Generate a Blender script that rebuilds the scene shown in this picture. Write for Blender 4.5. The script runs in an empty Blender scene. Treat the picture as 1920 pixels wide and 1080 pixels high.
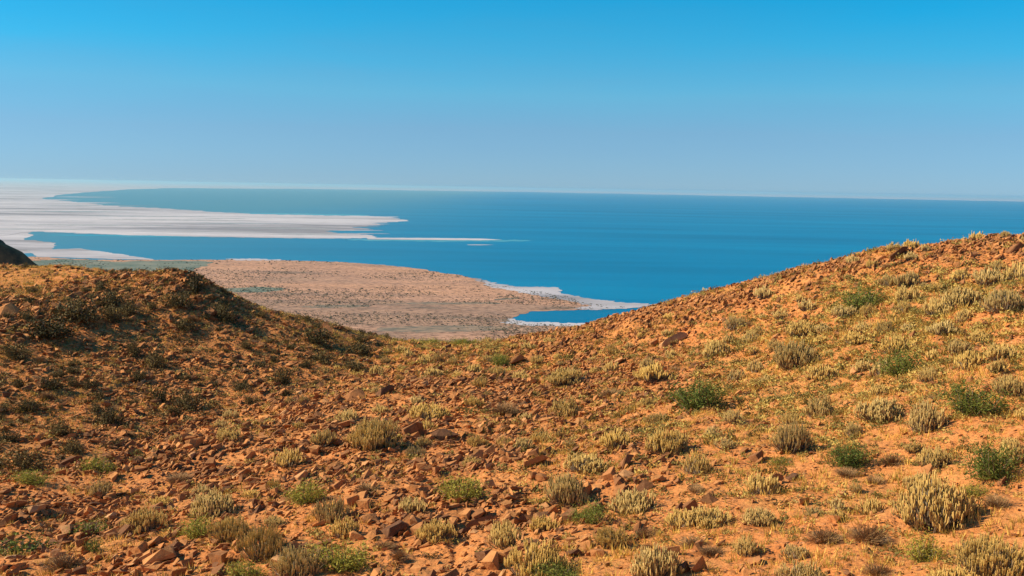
import bpy, bmesh, math, random
import numpy as np
from mathutils import Vector, Matrix, Quaternion
from mathutils.geometry import tessellate_polygon

R = math.radians
scene = bpy.context.scene
random.seed(7)
rng = np.random.default_rng(7)

# ------------------------------------------------------------------ camera
FPX = 2318.0                    # focal length in pixels of a 1920 wide picture
HORIZON_Y = 352.0               # pixel row of the horizon at the picture centre
ROLL = math.atan(0.0177)
pitch = math.atan((540 - HORIZON_Y) / FPX)
fwd = Vector((0, math.cos(pitch), -math.sin(pitch)))
vup = Vector((0, math.sin(pitch), math.cos(pitch)))
hor = Vector((1, 0, 0))
cr, sr = math.cos(ROLL), math.sin(ROLL)
cam_r = hor * cr + vup * sr
cam_u = vup * cr - hor * sr
cam_data = bpy.data.cameras.new("camera")
cam_data.sensor_width = 36.0
cam_data.lens = FPX / 1920 * 36.0
cam_data.clip_start = 0.1
cam_data.clip_end = 2.0e6
cam = bpy.data.objects.new("camera", cam_data)
scene.collection.objects.link(cam)
cam.matrix_world = Matrix((
    (cam_r.x, cam_u.x, -fwd.x, 0),
    (cam_r.y, cam_u.y, -fwd.y, 0),
    (cam_r.z, cam_u.z, -fwd.z, 0),
    (0, 0, 0, 1)))
scene.camera = cam

# ------------------------------------------------------------------ sky and sun
SUN_EL = R(33)
SUN_DIR = Vector((-1.0, 0.03, 0)).normalized() * math.cos(SUN_EL) + Vector((0, 0, math.sin(SUN_EL)))
world = bpy.data.worlds.new("World")
scene.world = world
world.use_nodes = True
wn, wl = world.node_tree.nodes, world.node_tree.links
wn.clear()
sky = wn.new('ShaderNodeTexSky')
sky.sky_type = 'NISHITA'
sky.sun_disc = False
sky.sun_elevation = SUN_EL
sky.sun_rotation = math.atan2(SUN_DIR.x, SUN_DIR.y)
sky.altitude = 400
sky.air_density = 0.6
sky.dust_density = 0.0
sky.ozone_density = 3.0
# dusty air low over the horizon all round, clear azure above it
tcw = wn.new('ShaderNodeTexCoord')
sep = wn.new('ShaderNodeSeparateXYZ')
wl.new(tcw.outputs['Generated'], sep.inputs[0])


def wmath(op, a, b=None):
    n = wn.new('ShaderNodeMath'); n.operation = op
    for i, v in enumerate((a, b)):
        if v is None: continue
        if isinstance(v, (int, float)): n.inputs[i].default_value = v
        else: wl.new(v, n.inputs[i])
    return n.outputs[0]


zc = wmath('MAXIMUM', sep.outputs['Z'], 0.0)
dn = wn.new('ShaderNodeTexNoise'); dn.inputs['Scale'].default_value = 1.0; dn.inputs['Detail'].default_value = 5
dmap = wn.new('ShaderNodeMapping'); dmap.inputs['Scale'].default_value = (2.5, 2.5, 22.0)
wl.new(tcw.outputs['Generated'], dmap.inputs[0]); wl.new(dmap.outputs[0], dn.inputs['Vector'])
zc = wmath('MULTIPLY', zc, wmath('ADD', wmath('MULTIPLY', dn.outputs[0], 0.44), 0.78))      # the dust lies unevenly
tint = wn.new('ShaderNodeValToRGB')
wl.new(wmath('MULTIPLY', zc, 4.0), tint.inputs[0])
el_ = tint.color_ramp.elements
while len(el_) < 6: el_.new(0.5)
for e_, (z_, c_) in zip(el_, ((0.0, (.54, .76, 1.06)), (.045, (.66, .95, 1.10)), (.078, (.60, 1.22, 1.26)), (.115, (.28, 1.42, 1.50)), (.155, (.08, 1.53, 1.68)), (.24, (.07, 1.53, 1.70)))):
    e_.position = z_ * 4.0
    e_.color = (c_[0] / 2.17, c_[1] / 2.17, c_[2] / 2.17, 1)
hs = wn.new('ShaderNodeMix'); hs.data_type = 'RGBA'; hs.blend_type = 'MULTIPLY'
hs.inputs[0].default_value = 1.0
bg = wn.new('ShaderNodeBackground')
bg.inputs['Strength'].default_value = 0.137
wo = wn.new('ShaderNodeOutputWorld')
wl.new(sky.outputs[0], hs.inputs[6])
wl.new(tint.outputs[0], hs.inputs[7])
wl.new(hs.outputs[2], bg.inputs['Color'])
wl.new(bg.outputs[0], wo.inputs['Surface'])

sun_data = bpy.data.lights.new("sun", 'SUN')
sun_data.energy = 5.0
sun_data.angle = R(0.53)
sun_data.color = (1.0, 0.82, 0.54)
sun = bpy.data.objects.new("sun", sun_data)
scene.collection.objects.link(sun)
sun.rotation_euler = (-SUN_DIR).to_track_quat('-Z', 'Y').to_euler()
sun.location = (-20, 0, 30)

vs = scene.view_settings
vs.view_transform = 'Standard'
vs.look = 'None'
vs.exposure = 0.52
vs.gamma = 1.0
vs.use_curve_mapping = False
scene.cycles.use_denoising = True
scene.cycles.max_bounces = 6
scene.cycles.diffuse_bounces = 2
scene.cycles.glossy_bounces = 2
scene.cycles.transparent_max_bounces = 4
scene.cycles.volume_bounces = 1

# ------------------------------------------------------------------ helpers
COL = scene.collection


def ray(px, py):
    d = fwd * FPX + cam_r * (px - 960) + cam_u * (540 - py)
    return d


def project(x, y, z):
    """world arrays -> pixel arrays of the 1920 x 1080 picture, and depth"""
    dp = x * fwd.x + y * fwd.y + z * fwd.z
    rx = x * cam_r.x + y * cam_r.y + z * cam_r.z
    uy = x * cam_u.x + y * cam_u.y + z * cam_u.z
    return 960 + FPX * rx / dp, 540 - FPX * uy / dp, dp


def link(o, parent=None):
    COL.objects.link(o)
    if parent is not None:
        o.parent = parent
    return o


def tag(o, label=None, cat=None, group=None, kind=None):
    if label: o["label"] = label
    if cat: o["category"] = cat
    if group: o["group"] = group
    if kind: o["kind"] = kind
    return o


def mesh_np(name, verts, tris, mat, smooth=False, tone=None):
    me = bpy.data.meshes.new(name)
    verts = np.ascontiguousarray(verts, dtype=np.float32)
    tris = np.ascontiguousarray(tris, dtype=np.int32)
    k = tris.shape[1]
    me.vertices.add(len(verts)); me.vertices.foreach_set("co", verts.ravel())
    me.loops.add(tris.size); me.loops.foreach_set("vertex_index", tris.ravel())
    me.polygons.add(len(tris))
    me.polygons.foreach_set("loop_start", np.arange(0, tris.size, k, dtype=np.int32))
    me.polygons.foreach_set("loop_total", np.full(len(tris), k, dtype=np.int32))
    me.polygons.foreach_set("use_smooth", np.full(len(tris), bool(smooth)))
    me.update(calc_edges=True)
    if tone is not None:
        at = me.attributes.new("tone", 'FLOAT', 'POINT')
        at.data.foreach_set("value", np.ascontiguousarray(tone, dtype=np.float32))
    me.materials.append(mat)
    return me


# gradient noise, vectorised
_perm = np.random.default_rng(11).permutation(256)
_perm = np.concatenate([_perm, _perm, _perm])
_ga = np.random.default_rng(12).uniform(0, 2 * np.pi, 256)
_gx, _gy = np.cos(_ga), np.sin(_ga)


def noise2(x, y):
    xi = np.floor(x).astype(np.int64); yi = np.floor(y).astype(np.int64)
    fx = x - xi; fy = y - yi
    xi &= 255; yi &= 255
    u = fx * fx * fx * (fx * (fx * 6 - 15) + 10); v = fy * fy * fy * (fy * (fy * 6 - 15) + 10)

    def g(ix, iy, dx, dy):
        h = _perm[_perm[ix & 255] + (iy & 255)]
        return _gx[h] * dx + _gy[h] * dy
    a = g(xi, yi, fx, fy); b = g(xi + 1, yi, fx - 1, fy)
    c = g(xi, yi + 1, fx, fy - 1); d = g(xi + 1, yi + 1, fx - 1, fy - 1)
    return ((a + u * (b - a)) * (1 - v) + (c + u * (d - c)) * v) * 1.4


def fbm(x, y, octv=4, gain=0.5):
    s = 0; a = 1.0
    for i in range(octv):
        s = s + a * noise2(x * 2 ** i + 17.3 * i, y * 2 ** i - 9.1 * i); a *= gain
    return s


# ------------------------------------------------------------------ materials
def new_mat(name):
    m = bpy.data.materials.new(name)
    m.use_nodes = True
    nt = m.node_tree
    nt.nodes.clear()
    out = nt.nodes.new('ShaderNodeOutputMaterial')
    bs = nt.nodes.new('ShaderNodeBsdfPrincipled')
    nt.links.new(bs.outputs[0], out.inputs['Surface'])
    bs.inputs['Roughness'].default_value = 0.9
    bs.inputs['Specular IOR Level'].default_value = 0.15
    return m, nt, bs


def nnoise(nt, scale, detail=5, rough=0.6, vec=None, dim='3D'):
    n = nt.nodes.new('ShaderNodeTexNoise')
    n.inputs['Scale'].default_value = scale
    n.inputs['Detail'].default_value = detail
    n.inputs['Roughness'].default_value = rough
    if vec is not None:
        nt.links.new(vec, n.inputs['Vector'])
    return n


def ramp(nt, fac, stops, interp='LINEAR'):
    r = nt.nodes.new('ShaderNodeValToRGB')
    r.color_ramp.interpolation = interp
    el = r.color_ramp.elements
    while len(el) < len(stops):
        el.new(0.5)
    for e, (p, c) in zip(el, stops):
        e.position = p
        e.color = (c[0], c[1], c[2], 1) if not isinstance(c, (int, float)) else (c, c, c, 1)
    nt.links.new(fac, r.inputs['Fac'])
    return r


def mixc(nt, fac, a, b, blend='MIX'):
    m = nt.nodes.new('ShaderNodeMix')
    m.data_type = 'RGBA'
    m.blend_type = blend
    for sock, val in ((m.inputs[0], fac), (m.inputs[6], a), (m.inputs[7], b)):
        if hasattr(val, 'is_linked'):
            nt.links.new(val, sock)
        elif isinstance(val, (int, float)):
            sock.default_value = val
        else:
            sock.default_value = (val[0], val[1], val[2], 1)
    return m.outputs[2]


def geo_pos(nt):
    return nt.nodes.new('ShaderNodeNewGeometry').outputs['Position']


def bump(nt, bs, height, strength, dist):
    b = nt.nodes.new('ShaderNodeBump')
    b.inputs['Strength'].default_value = strength
    b.inputs['Distance'].default_value = dist
    nt.links.new(height, b.inputs['Height'])
    nt.links.new(b.outputs[0], bs.inputs['Normal'])
    return b


def mat_soil():
    m, nt, bs = new_mat("stony_soil")
    p = geo_pos(nt)
    big = nnoise(nt, 0.11, 5, 0.6, p)
    mid = nnoise(nt, 0.9, 6, 0.65, p)
    fine = nnoise(nt, 7.0, 6, 0.7, p)
    c = ramp(nt, big.outputs[0], [(0.34, (0.62, 0.205, 0.058)), (0.5, (0.66, 0.26, 0.085)), (0.64, (0.58, 0.28, 0.075))]).outputs[0]
    c2 = ramp(nt, mid.outputs[0], [(0.30, (0.32, 0.125, 0.045)), (0.45, (0.60, 0.22, 0.068)), (0.60, (0.70, 0.31, 0.11)), (0.75, (0.64, 0.38, 0.12))]).outputs[0]
    c = mixc(nt, 0.55, c, c2)
    f = ramp(nt, fine.outputs[0], [(0.28, 0.42), (0.46, 0.95), (0.7, 1.18)]).outputs[0]
    c = mixc(nt, 0.85, c, f, 'MULTIPLY')
    vor = nt.nodes.new('ShaderNodeTexVoronoi')
    vor.inputs['Scale'].default_value = 4.5
    vor.inputs['Randomness'].default_value = 1.0
    nt.links.new(p, vor.inputs['Vector'])
    vc = nt.nodes.new('ShaderNodeSeparateColor')
    nt.links.new(vor.outputs['Color'], vc.inputs[0])
    peb = ramp(nt, vc.outputs[0], [(0.0, (0.20, 0.085, 0.04)), (0.5, (0.52, 0.22, 0.085)), (1.0, (0.68, 0.36, 0.18))]).outputs[0]
    pm = ramp(nt, vor.outputs['Distance'], [(0.30, 0.75), (0.55, 0.0)]).outputs[0]
    pm2 = nt.nodes.new('ShaderNodeMath'); pm2.operation = 'MULTIPLY'
    sel = ramp(nt, mid.outputs[0], [(0.40, 0.9), (0.58, 0.15)]).outputs[0]
    nt.links.new(pm, pm2.inputs[0]); nt.links.new(sel, pm2.inputs[1])
    c = mixc(nt, pm2.outputs[0], c, peb)
    nt.links.new(c, bs.inputs['Base Color'])
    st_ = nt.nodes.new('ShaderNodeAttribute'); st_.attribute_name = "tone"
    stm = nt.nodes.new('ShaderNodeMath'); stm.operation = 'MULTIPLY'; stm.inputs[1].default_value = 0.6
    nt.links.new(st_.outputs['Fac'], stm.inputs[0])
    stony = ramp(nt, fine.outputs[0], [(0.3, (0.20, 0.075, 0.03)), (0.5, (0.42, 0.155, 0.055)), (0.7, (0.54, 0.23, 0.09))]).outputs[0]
    c = mixc(nt, stm.outputs[0], c, stony)  # rubble colour on rock fields; on the left hill it paints dimmer light
    nt.links.new(c, bs.inputs['Base Color'])
    hsum = nt.nodes.new('ShaderNodeMath'); hsum.operation = 'MULTIPLY_ADD'
    nt.links.new(fine.outputs[0], hsum.inputs[0]); hsum.inputs[1].default_value = 0.6
    nt.links.new(pm2.outputs[0], hsum.inputs[2])
    bump(nt, bs, hsum.outputs[0], 0.9, 0.12)
    return m


def mat_rock(name="weathered_rock", attr=False):
    m, nt, bs = new_mat(name)
    tc = nt.nodes.new('ShaderNodeTexCoord')
    if attr:
        a = nt.nodes.new('ShaderNodeAttribute'); a.attribute_name = "tone"
        rnd = a.outputs['Fac']
        vec = geo_pos(nt)
    else:
        rnd = nt.nodes.new('ShaderNodeObjectInfo').outputs['Random']
        vec = geo_pos(nt)
    tone = ramp(nt, rnd, [(0.0, (0.13, 0.062, 0.035)), (0.3, (0.34, 0.145, 0.058)), (0.62, (0.50, 0.215, 0.078)),
                          (0.85, (0.54, 0.245, 0.092)), (1.0, (0.55, 0.31, 0.155))]).outputs[0]
    n1 = nnoise(nt, 3.0, 6, 0.65, vec)
    n2 = nnoise(nt, 18.0, 4, 0.6, vec)
    f = ramp(nt, n1.outputs[0], [(0.3, 0.5), (0.5, 1.0), (0.7, 1.2)]).outputs[0]
    c = mixc(nt, 0.8, tone, f, 'MULTIPLY')
    lich = ramp(nt, n2.outputs[0], [(0.62, 0.0), (0.72, 0.5)]).outputs[0]
    c = mixc(nt, lich, c, (0.50, 0.36, 0.24))
    nt.links.new(c, bs.inputs['Base Color'])
    bs.inputs['Roughness'].default_value = 0.85
    bump(nt, bs, n1.outputs[0], 0.6, 0.10)
    return m


def mat_plant(name, lo, hi, hue_rng=0.25, noise_scale=6.0, trans=0.0, attr=False):
    """foliage or stems: colour runs lo..hi with fine noise and from plant to plant"""
    m, nt, bs = new_mat(name)
    if attr:
        a = nt.nodes.new('ShaderNodeAttribute'); a.attribute_name = "tone"
        rnd = a.outputs['Fac']
    else:
        rnd = nt.nodes.new('ShaderNodeObjectInfo').outputs['Random']
    n = nnoise(nt, noise_scale, 3, 0.6, geo_pos(nt))
    mx = nt.nodes.new('ShaderNodeMath'); mx.operation = 'MULTIPLY_ADD'
    nt.links.new(rnd, mx.inputs[0]); mx.inputs[1].default_value = hue_rng
    nt.links.new(n.outputs[0], mx.inputs[2])
    sub = nt.nodes.new('ShaderNodeMath'); sub.operation = 'SUBTRACT'
    nt.links.new(mx.outputs[0], sub.inputs[0]); sub.inputs[1].default_value = hue_rng / 2
    c = ramp(nt, sub.outputs[0], [(0.32, lo), (0.68, hi)]).outputs[0]
    nt.links.new(c, bs.inputs['Base Color'])
    bs.inputs['Roughness'].default_value = 0.7
    if trans:
        tr = nt.nodes.new('ShaderNodeBsdfTranslucent')
        nt.links.new(c, tr.inputs['Color'])
        ms = nt.nodes.new('ShaderNodeMixShader'); ms.inputs[0].default_value = trans
        nt.links.new(bs.outputs[0], ms.inputs[1]); nt.links.new(tr.outputs[0], ms.inputs[2])
        out = [x for x in nt.nodes if x.type == 'OUTPUT_MATERIAL'][0]
        nt.links.new(ms.outputs[0], out.inputs['Surface'])
    return m


def mat_stem():
    """fleshy stem: grey olive at the foot, straw yellow at the tip, a little different from bush to bush"""
    m, nt, bs = new_mat("succulent_stem")
    a = nt.nodes.new('ShaderNodeAttribute'); a.attribute_name = "tone"
    rnd = nt.nodes.new('ShaderNodeObjectInfo').outputs['Random']
    c1 = ramp(nt, a.outputs['Fac'], [(0.0, (0.28, 0.20, 0.09)), (0.5, (0.56, 0.38, 0.11)), (1.0, (0.88, 0.60, 0.19))]).outputs[0]
    c2 = ramp(nt, a.outputs['Fac'], [(0.0, (0.22, 0.18, 0.12)), (0.5, (0.36, 0.31, 0.17)), (1.0, (0.62, 0.50, 0.28))]).outputs[0]
    half = nt.nodes.new('ShaderNodeMath'); half.operation = 'MULTIPLY'; half.inputs[1].default_value = 0.5
    nt.links.new(rnd, half.inputs[0])
    c = mixc(nt, half.outputs[0], c1, c2)
    n = nnoise(nt, 5.0, 3, 0.6, geo_pos(nt))
    f = ramp(nt, n.outputs[0], [(0.3, 0.7), (0.65, 1.12)]).outputs[0]
    c = mixc(nt, 0.8, c, f, 'MULTIPLY')
    nt.links.new(c, bs.inputs['Base Color'])
    bs.inputs['Roughness'].default_value = 0.6
    return m


def mat_water():
    m, nt, bs = new_mat("salt_lake_water")
    p = geo_pos(nt)
    mp = nt.nodes.new('ShaderNodeMapping')
    mp.inputs['Rotation'].default_value = (0, 0, 0.35)
    mp.inputs['Scale'].default_value = (0.25, 1.0, 1.0)
    nt.links.new(p, mp.inputs['Vector'])
    n = nnoise(nt, 0.0009, 7, 0.66, mp.outputs[0])
    c = ramp(nt, n.outputs[0], [(0.28, (0.0, 0.145, 0.32)), (0.5, (0.0, 0.195, 0.415)), (0.72, (0.0, 0.25, 0.485))]).outputs[0]
    sx_ = nt.nodes.new('ShaderNodeSeparateXYZ'); nt.links.new(p, sx_.inputs[0])
    mr = nt.nodes.new('ShaderNodeMapRange'); mr.interpolation_type = 'SMOOTHSTEP'
    mr.inputs['From Min'].default_value = 600; mr.inputs['From Max'].default_value = -4200
    nt.links.new(sx_.outputs['X'], mr.inputs['Value'])
    c = mixc(nt, mr.outputs[0], c, (0.075, 0.25, 0.37))      # shallow silty water over the flats
    nt.links.new(c, bs.inputs['Base Color'])
    bs.inputs['Roughness'].default_value = 0.45
    bs.inputs['Specular IOR Level'].default_value = 0.02
    bs.inputs['IOR'].default_value = 1.33
    rip = nnoise(nt, 0.05, 4, 0.6, p)
    bump(nt, bs, rip.outputs[0], 0.5, 2.0)
    return m


def mat_salt():
    m, nt, bs = new_mat("salt_crust")
    p = geo_pos(nt)
    mp = nt.nodes.new('ShaderNodeMapping')
    mp.inputs['Scale'].default_value = (0.35, 1.0, 1.0)
    nt.links.new(p, mp.inputs['Vector'])
    n = nnoise(nt, 0.0011, 6, 0.62, mp.outputs[0])
    n2 = nnoise(nt, 0.006, 4, 0.6, p)
    c = ramp(nt, n.outputs[0], [(0.38, (0.27, 0.265, 0.31)), (0.46, (0.46, 0.45, 0.52)), (0.60, (0.60, 0.58, 0.65))]).outputs[0]
    c2 = ramp(nt, n2.outputs[0], [(0.3, 0.82), (0.6, 1.0)]).outputs[0]
    c = mixc(nt, 1.0, c, c2, 'MULTIPLY')
    nt.links.new(c, bs.inputs['Base Color'])
    return m


def mat_scrubland():
    m, nt, bs = new_mat("scrubland_ground")
    p = geo_pos(nt)
    mp = nt.nodes.new('ShaderNodeMapping')
    mp.inputs['Scale'].default_value = (0.5, 1.0, 1.0)
    nt.links.new(p, mp.inputs['Vector'])
    n = nnoise(nt, 0.006, 7, 0.7, mp.outputs[0])
    n2 = nnoise(nt, 0.055, 5, 0.75, p)
    c = ramp(nt, n.outputs[0], [(0.36, (0.17, 0.11, 0.085)), (0.45, (0.42, 0.225, 0.165)), (0.54, (0.53, 0.285, 0.195)), (0.66, (0.66, 0.36, 0.235))]).outputs[0]
    n4 = nnoise(nt, 0.0016, 5, 0.6, mp.outputs[0])
    patch = ramp(nt, n4.outputs[0], [(0.36, (0.26, 0.20, 0.15)), (0.47, (0.52, 0.31, 0.21)), (0.62, (0.64, 0.35, 0.20))]).outputs[0]
    c = mixc(nt, 0.5, c, patch)
    f = ramp(nt, n2.outputs[0], [(0.38, 0.22), (0.48, 0.85), (0.62, 1.25)]).outputs[0]
    c = mixc(nt, 0.8, c, f, 'MULTIPLY')
    nt.links.new(c, bs.inputs['Base Color'])
    return m


def mat_flat(name, c1, c2, scale):
    m, nt, bs = new_mat(name)
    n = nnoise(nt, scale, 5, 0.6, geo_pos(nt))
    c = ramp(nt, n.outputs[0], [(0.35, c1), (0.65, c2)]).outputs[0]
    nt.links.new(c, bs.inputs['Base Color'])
    return m


M_SOIL = mat_soil()
M_ROCK = mat_rock()
M_RUB = mat_rock("rubble_rock", True)
M_STEM = mat_stem()
M_WOOD = mat_plant("grey_branch", (0.13, 0.10, 0.075), (0.36, 0.28, 0.20), 0.2, 8.0)
M_GREEN = mat_plant("green_foliage", (0.10, 0.14, 0.03), (0.27, 0.29, 0.06), 0.35, 4.0, 0.25)
M_LIME = mat_plant("yellow_green_foliage", (0.20, 0.22, 0.035), (0.42, 0.38, 0.07), 0.3, 4.0, 0.25)
M_OLIVE = mat_plant("shaded_olive_foliage", (0.050, 0.045, 0.016), (0.20, 0.145, 0.055), 0.35, 3.0, 0.1)  # olive leaves darkened: the shrubs' shaded sides are painted into the colour
M_DRY = mat_plant("dry_twig", (0.24, 0.14, 0.07), (0.44, 0.27, 0.13), 0.3, 6.0)
M_GRASS = mat_plant("straw_grass", (0.42, 0.29, 0.06), (0.86, 0.56, 0.15), 0.6, 2.0, 0.2, True)
M_TUFT = mat_plant("low_scrub", (0.10, 0.075, 0.03), (0.34, 0.24, 0.09), 0.8, 1.0, 0.1, True)
M_HERB = mat_plant("straw_herb", (0.20, 0.17, 0.05), (0.58, 0.42, 0.12), 0.8, 0.7, 0.15, True)
M_FAR = mat_plant("far_scrub", (0.06, 0.065, 0.04), (0.15, 0.13, 0.08), 0.5, 0.01, 0, True)
M_WATER = mat_water()
M_SALT = mat_salt()
M_SCRUB = mat_scrubland()
M_MARSH = mat_flat("wet_marsh", (0.10, 0.15, 0.13), (0.22, 0.23, 0.19), 0.01)
M_WASH = mat_flat("grey_wash", (0.13, 0.125, 0.105), (0.36, 0.25, 0.18), 0.03)
M_GREENM = mat_flat("green_marsh", (0.06, 0.13, 0.12), (0.26, 0.25, 0.19), 0.03)
M_HILLD = mat_flat("shaded_hill_scrub", (0.05, 0.035, 0.02), (0.26, 0.12, 0.05), 0.16)  # dark scrub brown, with the shade on the spur's face put into the colour

# ------------------------------------------------------------------ the hill
# control points: pixel column, pixel row, metres ahead.  Distances from the size of the bushes that grow there.
crest = [(560, 592, 118), (480, 572, 115), (440, 560, 114), (405, 545, 113), (368, 520, 113), (330, 508, 114), (270, 504, 118),
         (200, 505, 122), (100, 498, 127), (0, 490, 131), (-200, 480, 134), (-500, 470, 138),
         (640, 608, 119), (690, 626, 119), (740, 634, 118), (820, 635, 117), (900, 634, 116), (980, 630, 113), (1040, 622, 109), (1100, 611, 106),
         (1200, 581, 101), (1300, 557, 98), (1400, 531, 95), (1500, 499, 92), (1600, 476, 90), (1700, 459, 88),
         (1800, 450, 86), (1920, 446, 84), (2100, 440, 80), (2500, 444, 72)]
inner = [(0, 535, 118), (110, 528, 117), (-220, 535, 118), (-450, 560, 108), (0, 590, 101), (150, 562, 106), (250, 545, 110), (-250, 600, 98), (100, 640, 97), (300, 615, 104), (450, 640, 104), (560, 645, 108),
         (640, 660, 110), (0, 720, 85), (200, 710, 90), (400, 710, 94), (540, 695, 99), (-300, 740, 80),
         (-300, 915, 62), (0, 878, 67), (150, 845, 73), (300, 803, 80), (450, 760, 88), (600, 714, 97), (700, 672, 109),
         (-250, 950, 52), (0, 908, 56), (150, 873, 60), (300, 832, 65), (450, 790, 71), (600, 742, 80),
         (760, 720, 88), (880, 700, 92), (1000, 690, 92), (1200, 650, 90), (1400, 600, 87), (1600, 545, 82), (1800, 506, 79), (1920, 495, 77),
         (520, 800, 72), (680, 780, 74), (850, 770, 72), (1050, 760, 70), (1250, 740, 69), (1450, 690, 69), (1650, 640, 67), (1850, 590, 65), (2200, 540, 60),
         (0, 945, 52), (200, 905, 57), (400, 865, 61), (600, 850, 59), (850, 840, 58), (1100, 830, 55), (1300, 810, 54), (1500, 780, 53), (1700, 740, 51), (1920, 700, 49), (2300, 640, 45),
         (-200, 1030, 44), (0, 1020, 44), (300, 985, 45), (600, 965, 44), (900, 945, 43), (1200, 925, 42), (1500, 895, 40.5), (1800, 855, 39), (1920, 835, 38.5), (2300, 780, 36),
         (0, 1110, 36), (300, 1095, 35), (700, 1085, 34), (1000, 1078, 33), (1300, 1062, 32), (1600, 1042, 31), (1920, 1012, 30), (2300, 960, 28),
         (1000, 1260, 25), (300, 1280, 27), (1920, 1200, 23)]
pts = []
CREST_FIX = 6          # the small relief added later lifts the skyline by about this many rows
crest = [(a, b + CREST_FIX, c) for a, b, c in crest]
for (px, py, Y) in crest + inner:
    d = ray(px, py); t = Y / d.y
    pts.append((d.x * t, Y, d.z * t))
for (px, py, Y) in crest:                                   # the far side of the ridge falls away
    d = ray(px, py)
    for dY, drop in ((14, 2.6), (40, 13.0)):
        t = (Y + dY) / d.y
        pts.append((d.x * t, Y + dY, d.z * t - drop))
for (px, py, Y) in ((-120, 905, 60), (0, 892, 61.5), (150, 858, 66.5), (300, 816, 72.5), (450, 774, 79.5), (600, 727, 88.5)):   # the gully between the slopes
    d = ray(px, py); t = Y / d.y
    pts.append((d.x * t, Y, d.z * t - 0.9))
pts += [(0, 0, -1.75), (-9, 1, -3.4), (9, 1, -0.6), (0, 9, -4.6), (-8, 10, -6.0), (8, 10, -3.6), (0, -14, 1.0), (25, 0, 2.5), (-30, 0, -8), (30, 40, -1.0)]
PTS = np.array(pts)


def tps_fit(P, lam=0.02):
    n = len(P); S = 50.0
    x = P[:, :2] / S
    d = np.linalg.norm(x[:, None] - x[None], axis=2)
    K = np.where(d > 0, d * d * np.log(d + 1e-12), 0) + lam * np.eye(n) * 0.02
    A = np.zeros((n + 3, n + 3)); A[:n, :n] = K
    A[:n, n] = A[n, :n] = 1; A[:n, n + 1:] = x; A[n + 1:, :n] = x.T
    b = np.zeros(n + 3); b[:n] = P[:, 2]
    w = np.linalg.solve(A, b)

    def ev(qx, qy):
        q = np.stack([np.ravel(qx), np.ravel(qy)], 1) / S
        out = np.empty(len(q))
        for i in range(0, len(q), 20000):
            qq = q[i:i + 20000]
            d2 = ((qq[:, None] - x[None]) ** 2).sum(2)
            U = 0.5 * d2 * np.log(d2 + 1e-12)
            out[i:i + 20000] = U @ w[:n] + w[n] + qq @ w[n + 1:]
        return out.reshape(np.shape(qx))
    return ev


PLAIN = -350.0
_tps = tps_fit(PTS)
GX0, GX1, GY0, GY1, GS = -160.0, 160.0, -60.0, 300.0, 1.0
_gxs = np.arange(GX0, GX1 + 0.1, GS); _gys = np.arange(GY0, GY1 + 0.1, GS)
_GX, _GY = np.meshgrid(_gxs, _gys)
_G = _tps(_GX, _GY)


def base_h(x, y):
    u = np.clip((x - GX0) / GS, 0, len(_gxs) - 1.001); v = np.clip((y - GY0) / GS, 0, len(_gys) - 1.001)
    i = u.astype(int); j = v.astype(int); fu = u - i; fv = v - j
    z = (_G[j, i] * (1 - fu) + _G[j, i + 1] * fu) * (1 - fv) + (_G[j + 1, i] * (1 - fu) + _G[j + 1, i + 1] * fu) * fv
    r = np.hypot(x, y - 70)
    far = -30 - 0.46 * (r - 130) + 10 * fbm(x / 90, y / 90, 4)
    far = np.maximum(far, PLAIN - 3)
    k = np.clip((r - 105) / 60, 0, 1); k = k * k * (3 - 2 * k)
    return z * (1 - k) + far * k


def H(x, y):
    x = np.asarray(x, dtype=float); y = np.asarray(y, dtype=float)
    z = base_h(x, y)
    z = z + 0.45 * noise2(x / 11.0, y / 11.0) + 0.20 * fbm(x / 3.6 + 5, y / 3.6, 3)
    rg = 1 - np.abs(noise2(x / 2.3 + 40, y / 2.3 + 7))
    z = z + 0.10 * rg * rg
    # broken bedding steps that run up the slope
    s = (x * 0.93 - y * 0.36) / 1.9 + 1.0 * noise2(x / 6.0 + 3, y / 6.0 + 1) + 0.35 * noise2(x / 1.3, y / 1.3 + 8)
    saw = s - np.floor(s)
    saw = np.where(saw < 0.84, saw / 0.84, (1 - saw) / 0.16)
    msk = np.clip(noise2(x / 9.0 + 20, y / 9.0 + 31) * 2.2 + 0.1, 0, 1)
    return z + 0.19 * msk * (saw - 0.5)


def normal_at(x, y, e=0.35):
    gx = (H(x + e, y) - H(x - e, y)) / (2 * e); gy = (H(x, y + e) - H(x, y - e)) / (2 * e)
    n = np.stack([-gx, -gy, np.ones_like(gx)], -1)
    return n / np.linalg.norm(n, axis=-1, keepdims=True)


_YS = np.concatenate([np.arange(18, 60, 0.15), np.arange(60, 175, 0.3)])


def at(px, py):
    """point of the hillside that the picture shows at a pixel (None: no hillside there)"""
    d = ray(px, py); k = _YS / d.y
    gap = d.z * k - H(d.x * k, _YS)
    idx = np.where(gap < 0)[0]
    if len(idx) == 0:
        return None
    i = idx[0]
    if i == 0:
        i = 1
    a, b = gap[i - 1], gap[i]
    f = a / (a - b) if a != b else 0.5
    Y = _YS[i - 1] + f * (_YS[i] - _YS[i - 1]); t = Y / d.y
    return Vector((d.x * t, Y, float(H(d.x * t, Y))))


def g(px, py, cx, cy, sx, sy):
    return np.exp(-((px - cx) / sx) ** 2 - ((py - cy) / sy) ** 2)


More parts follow.
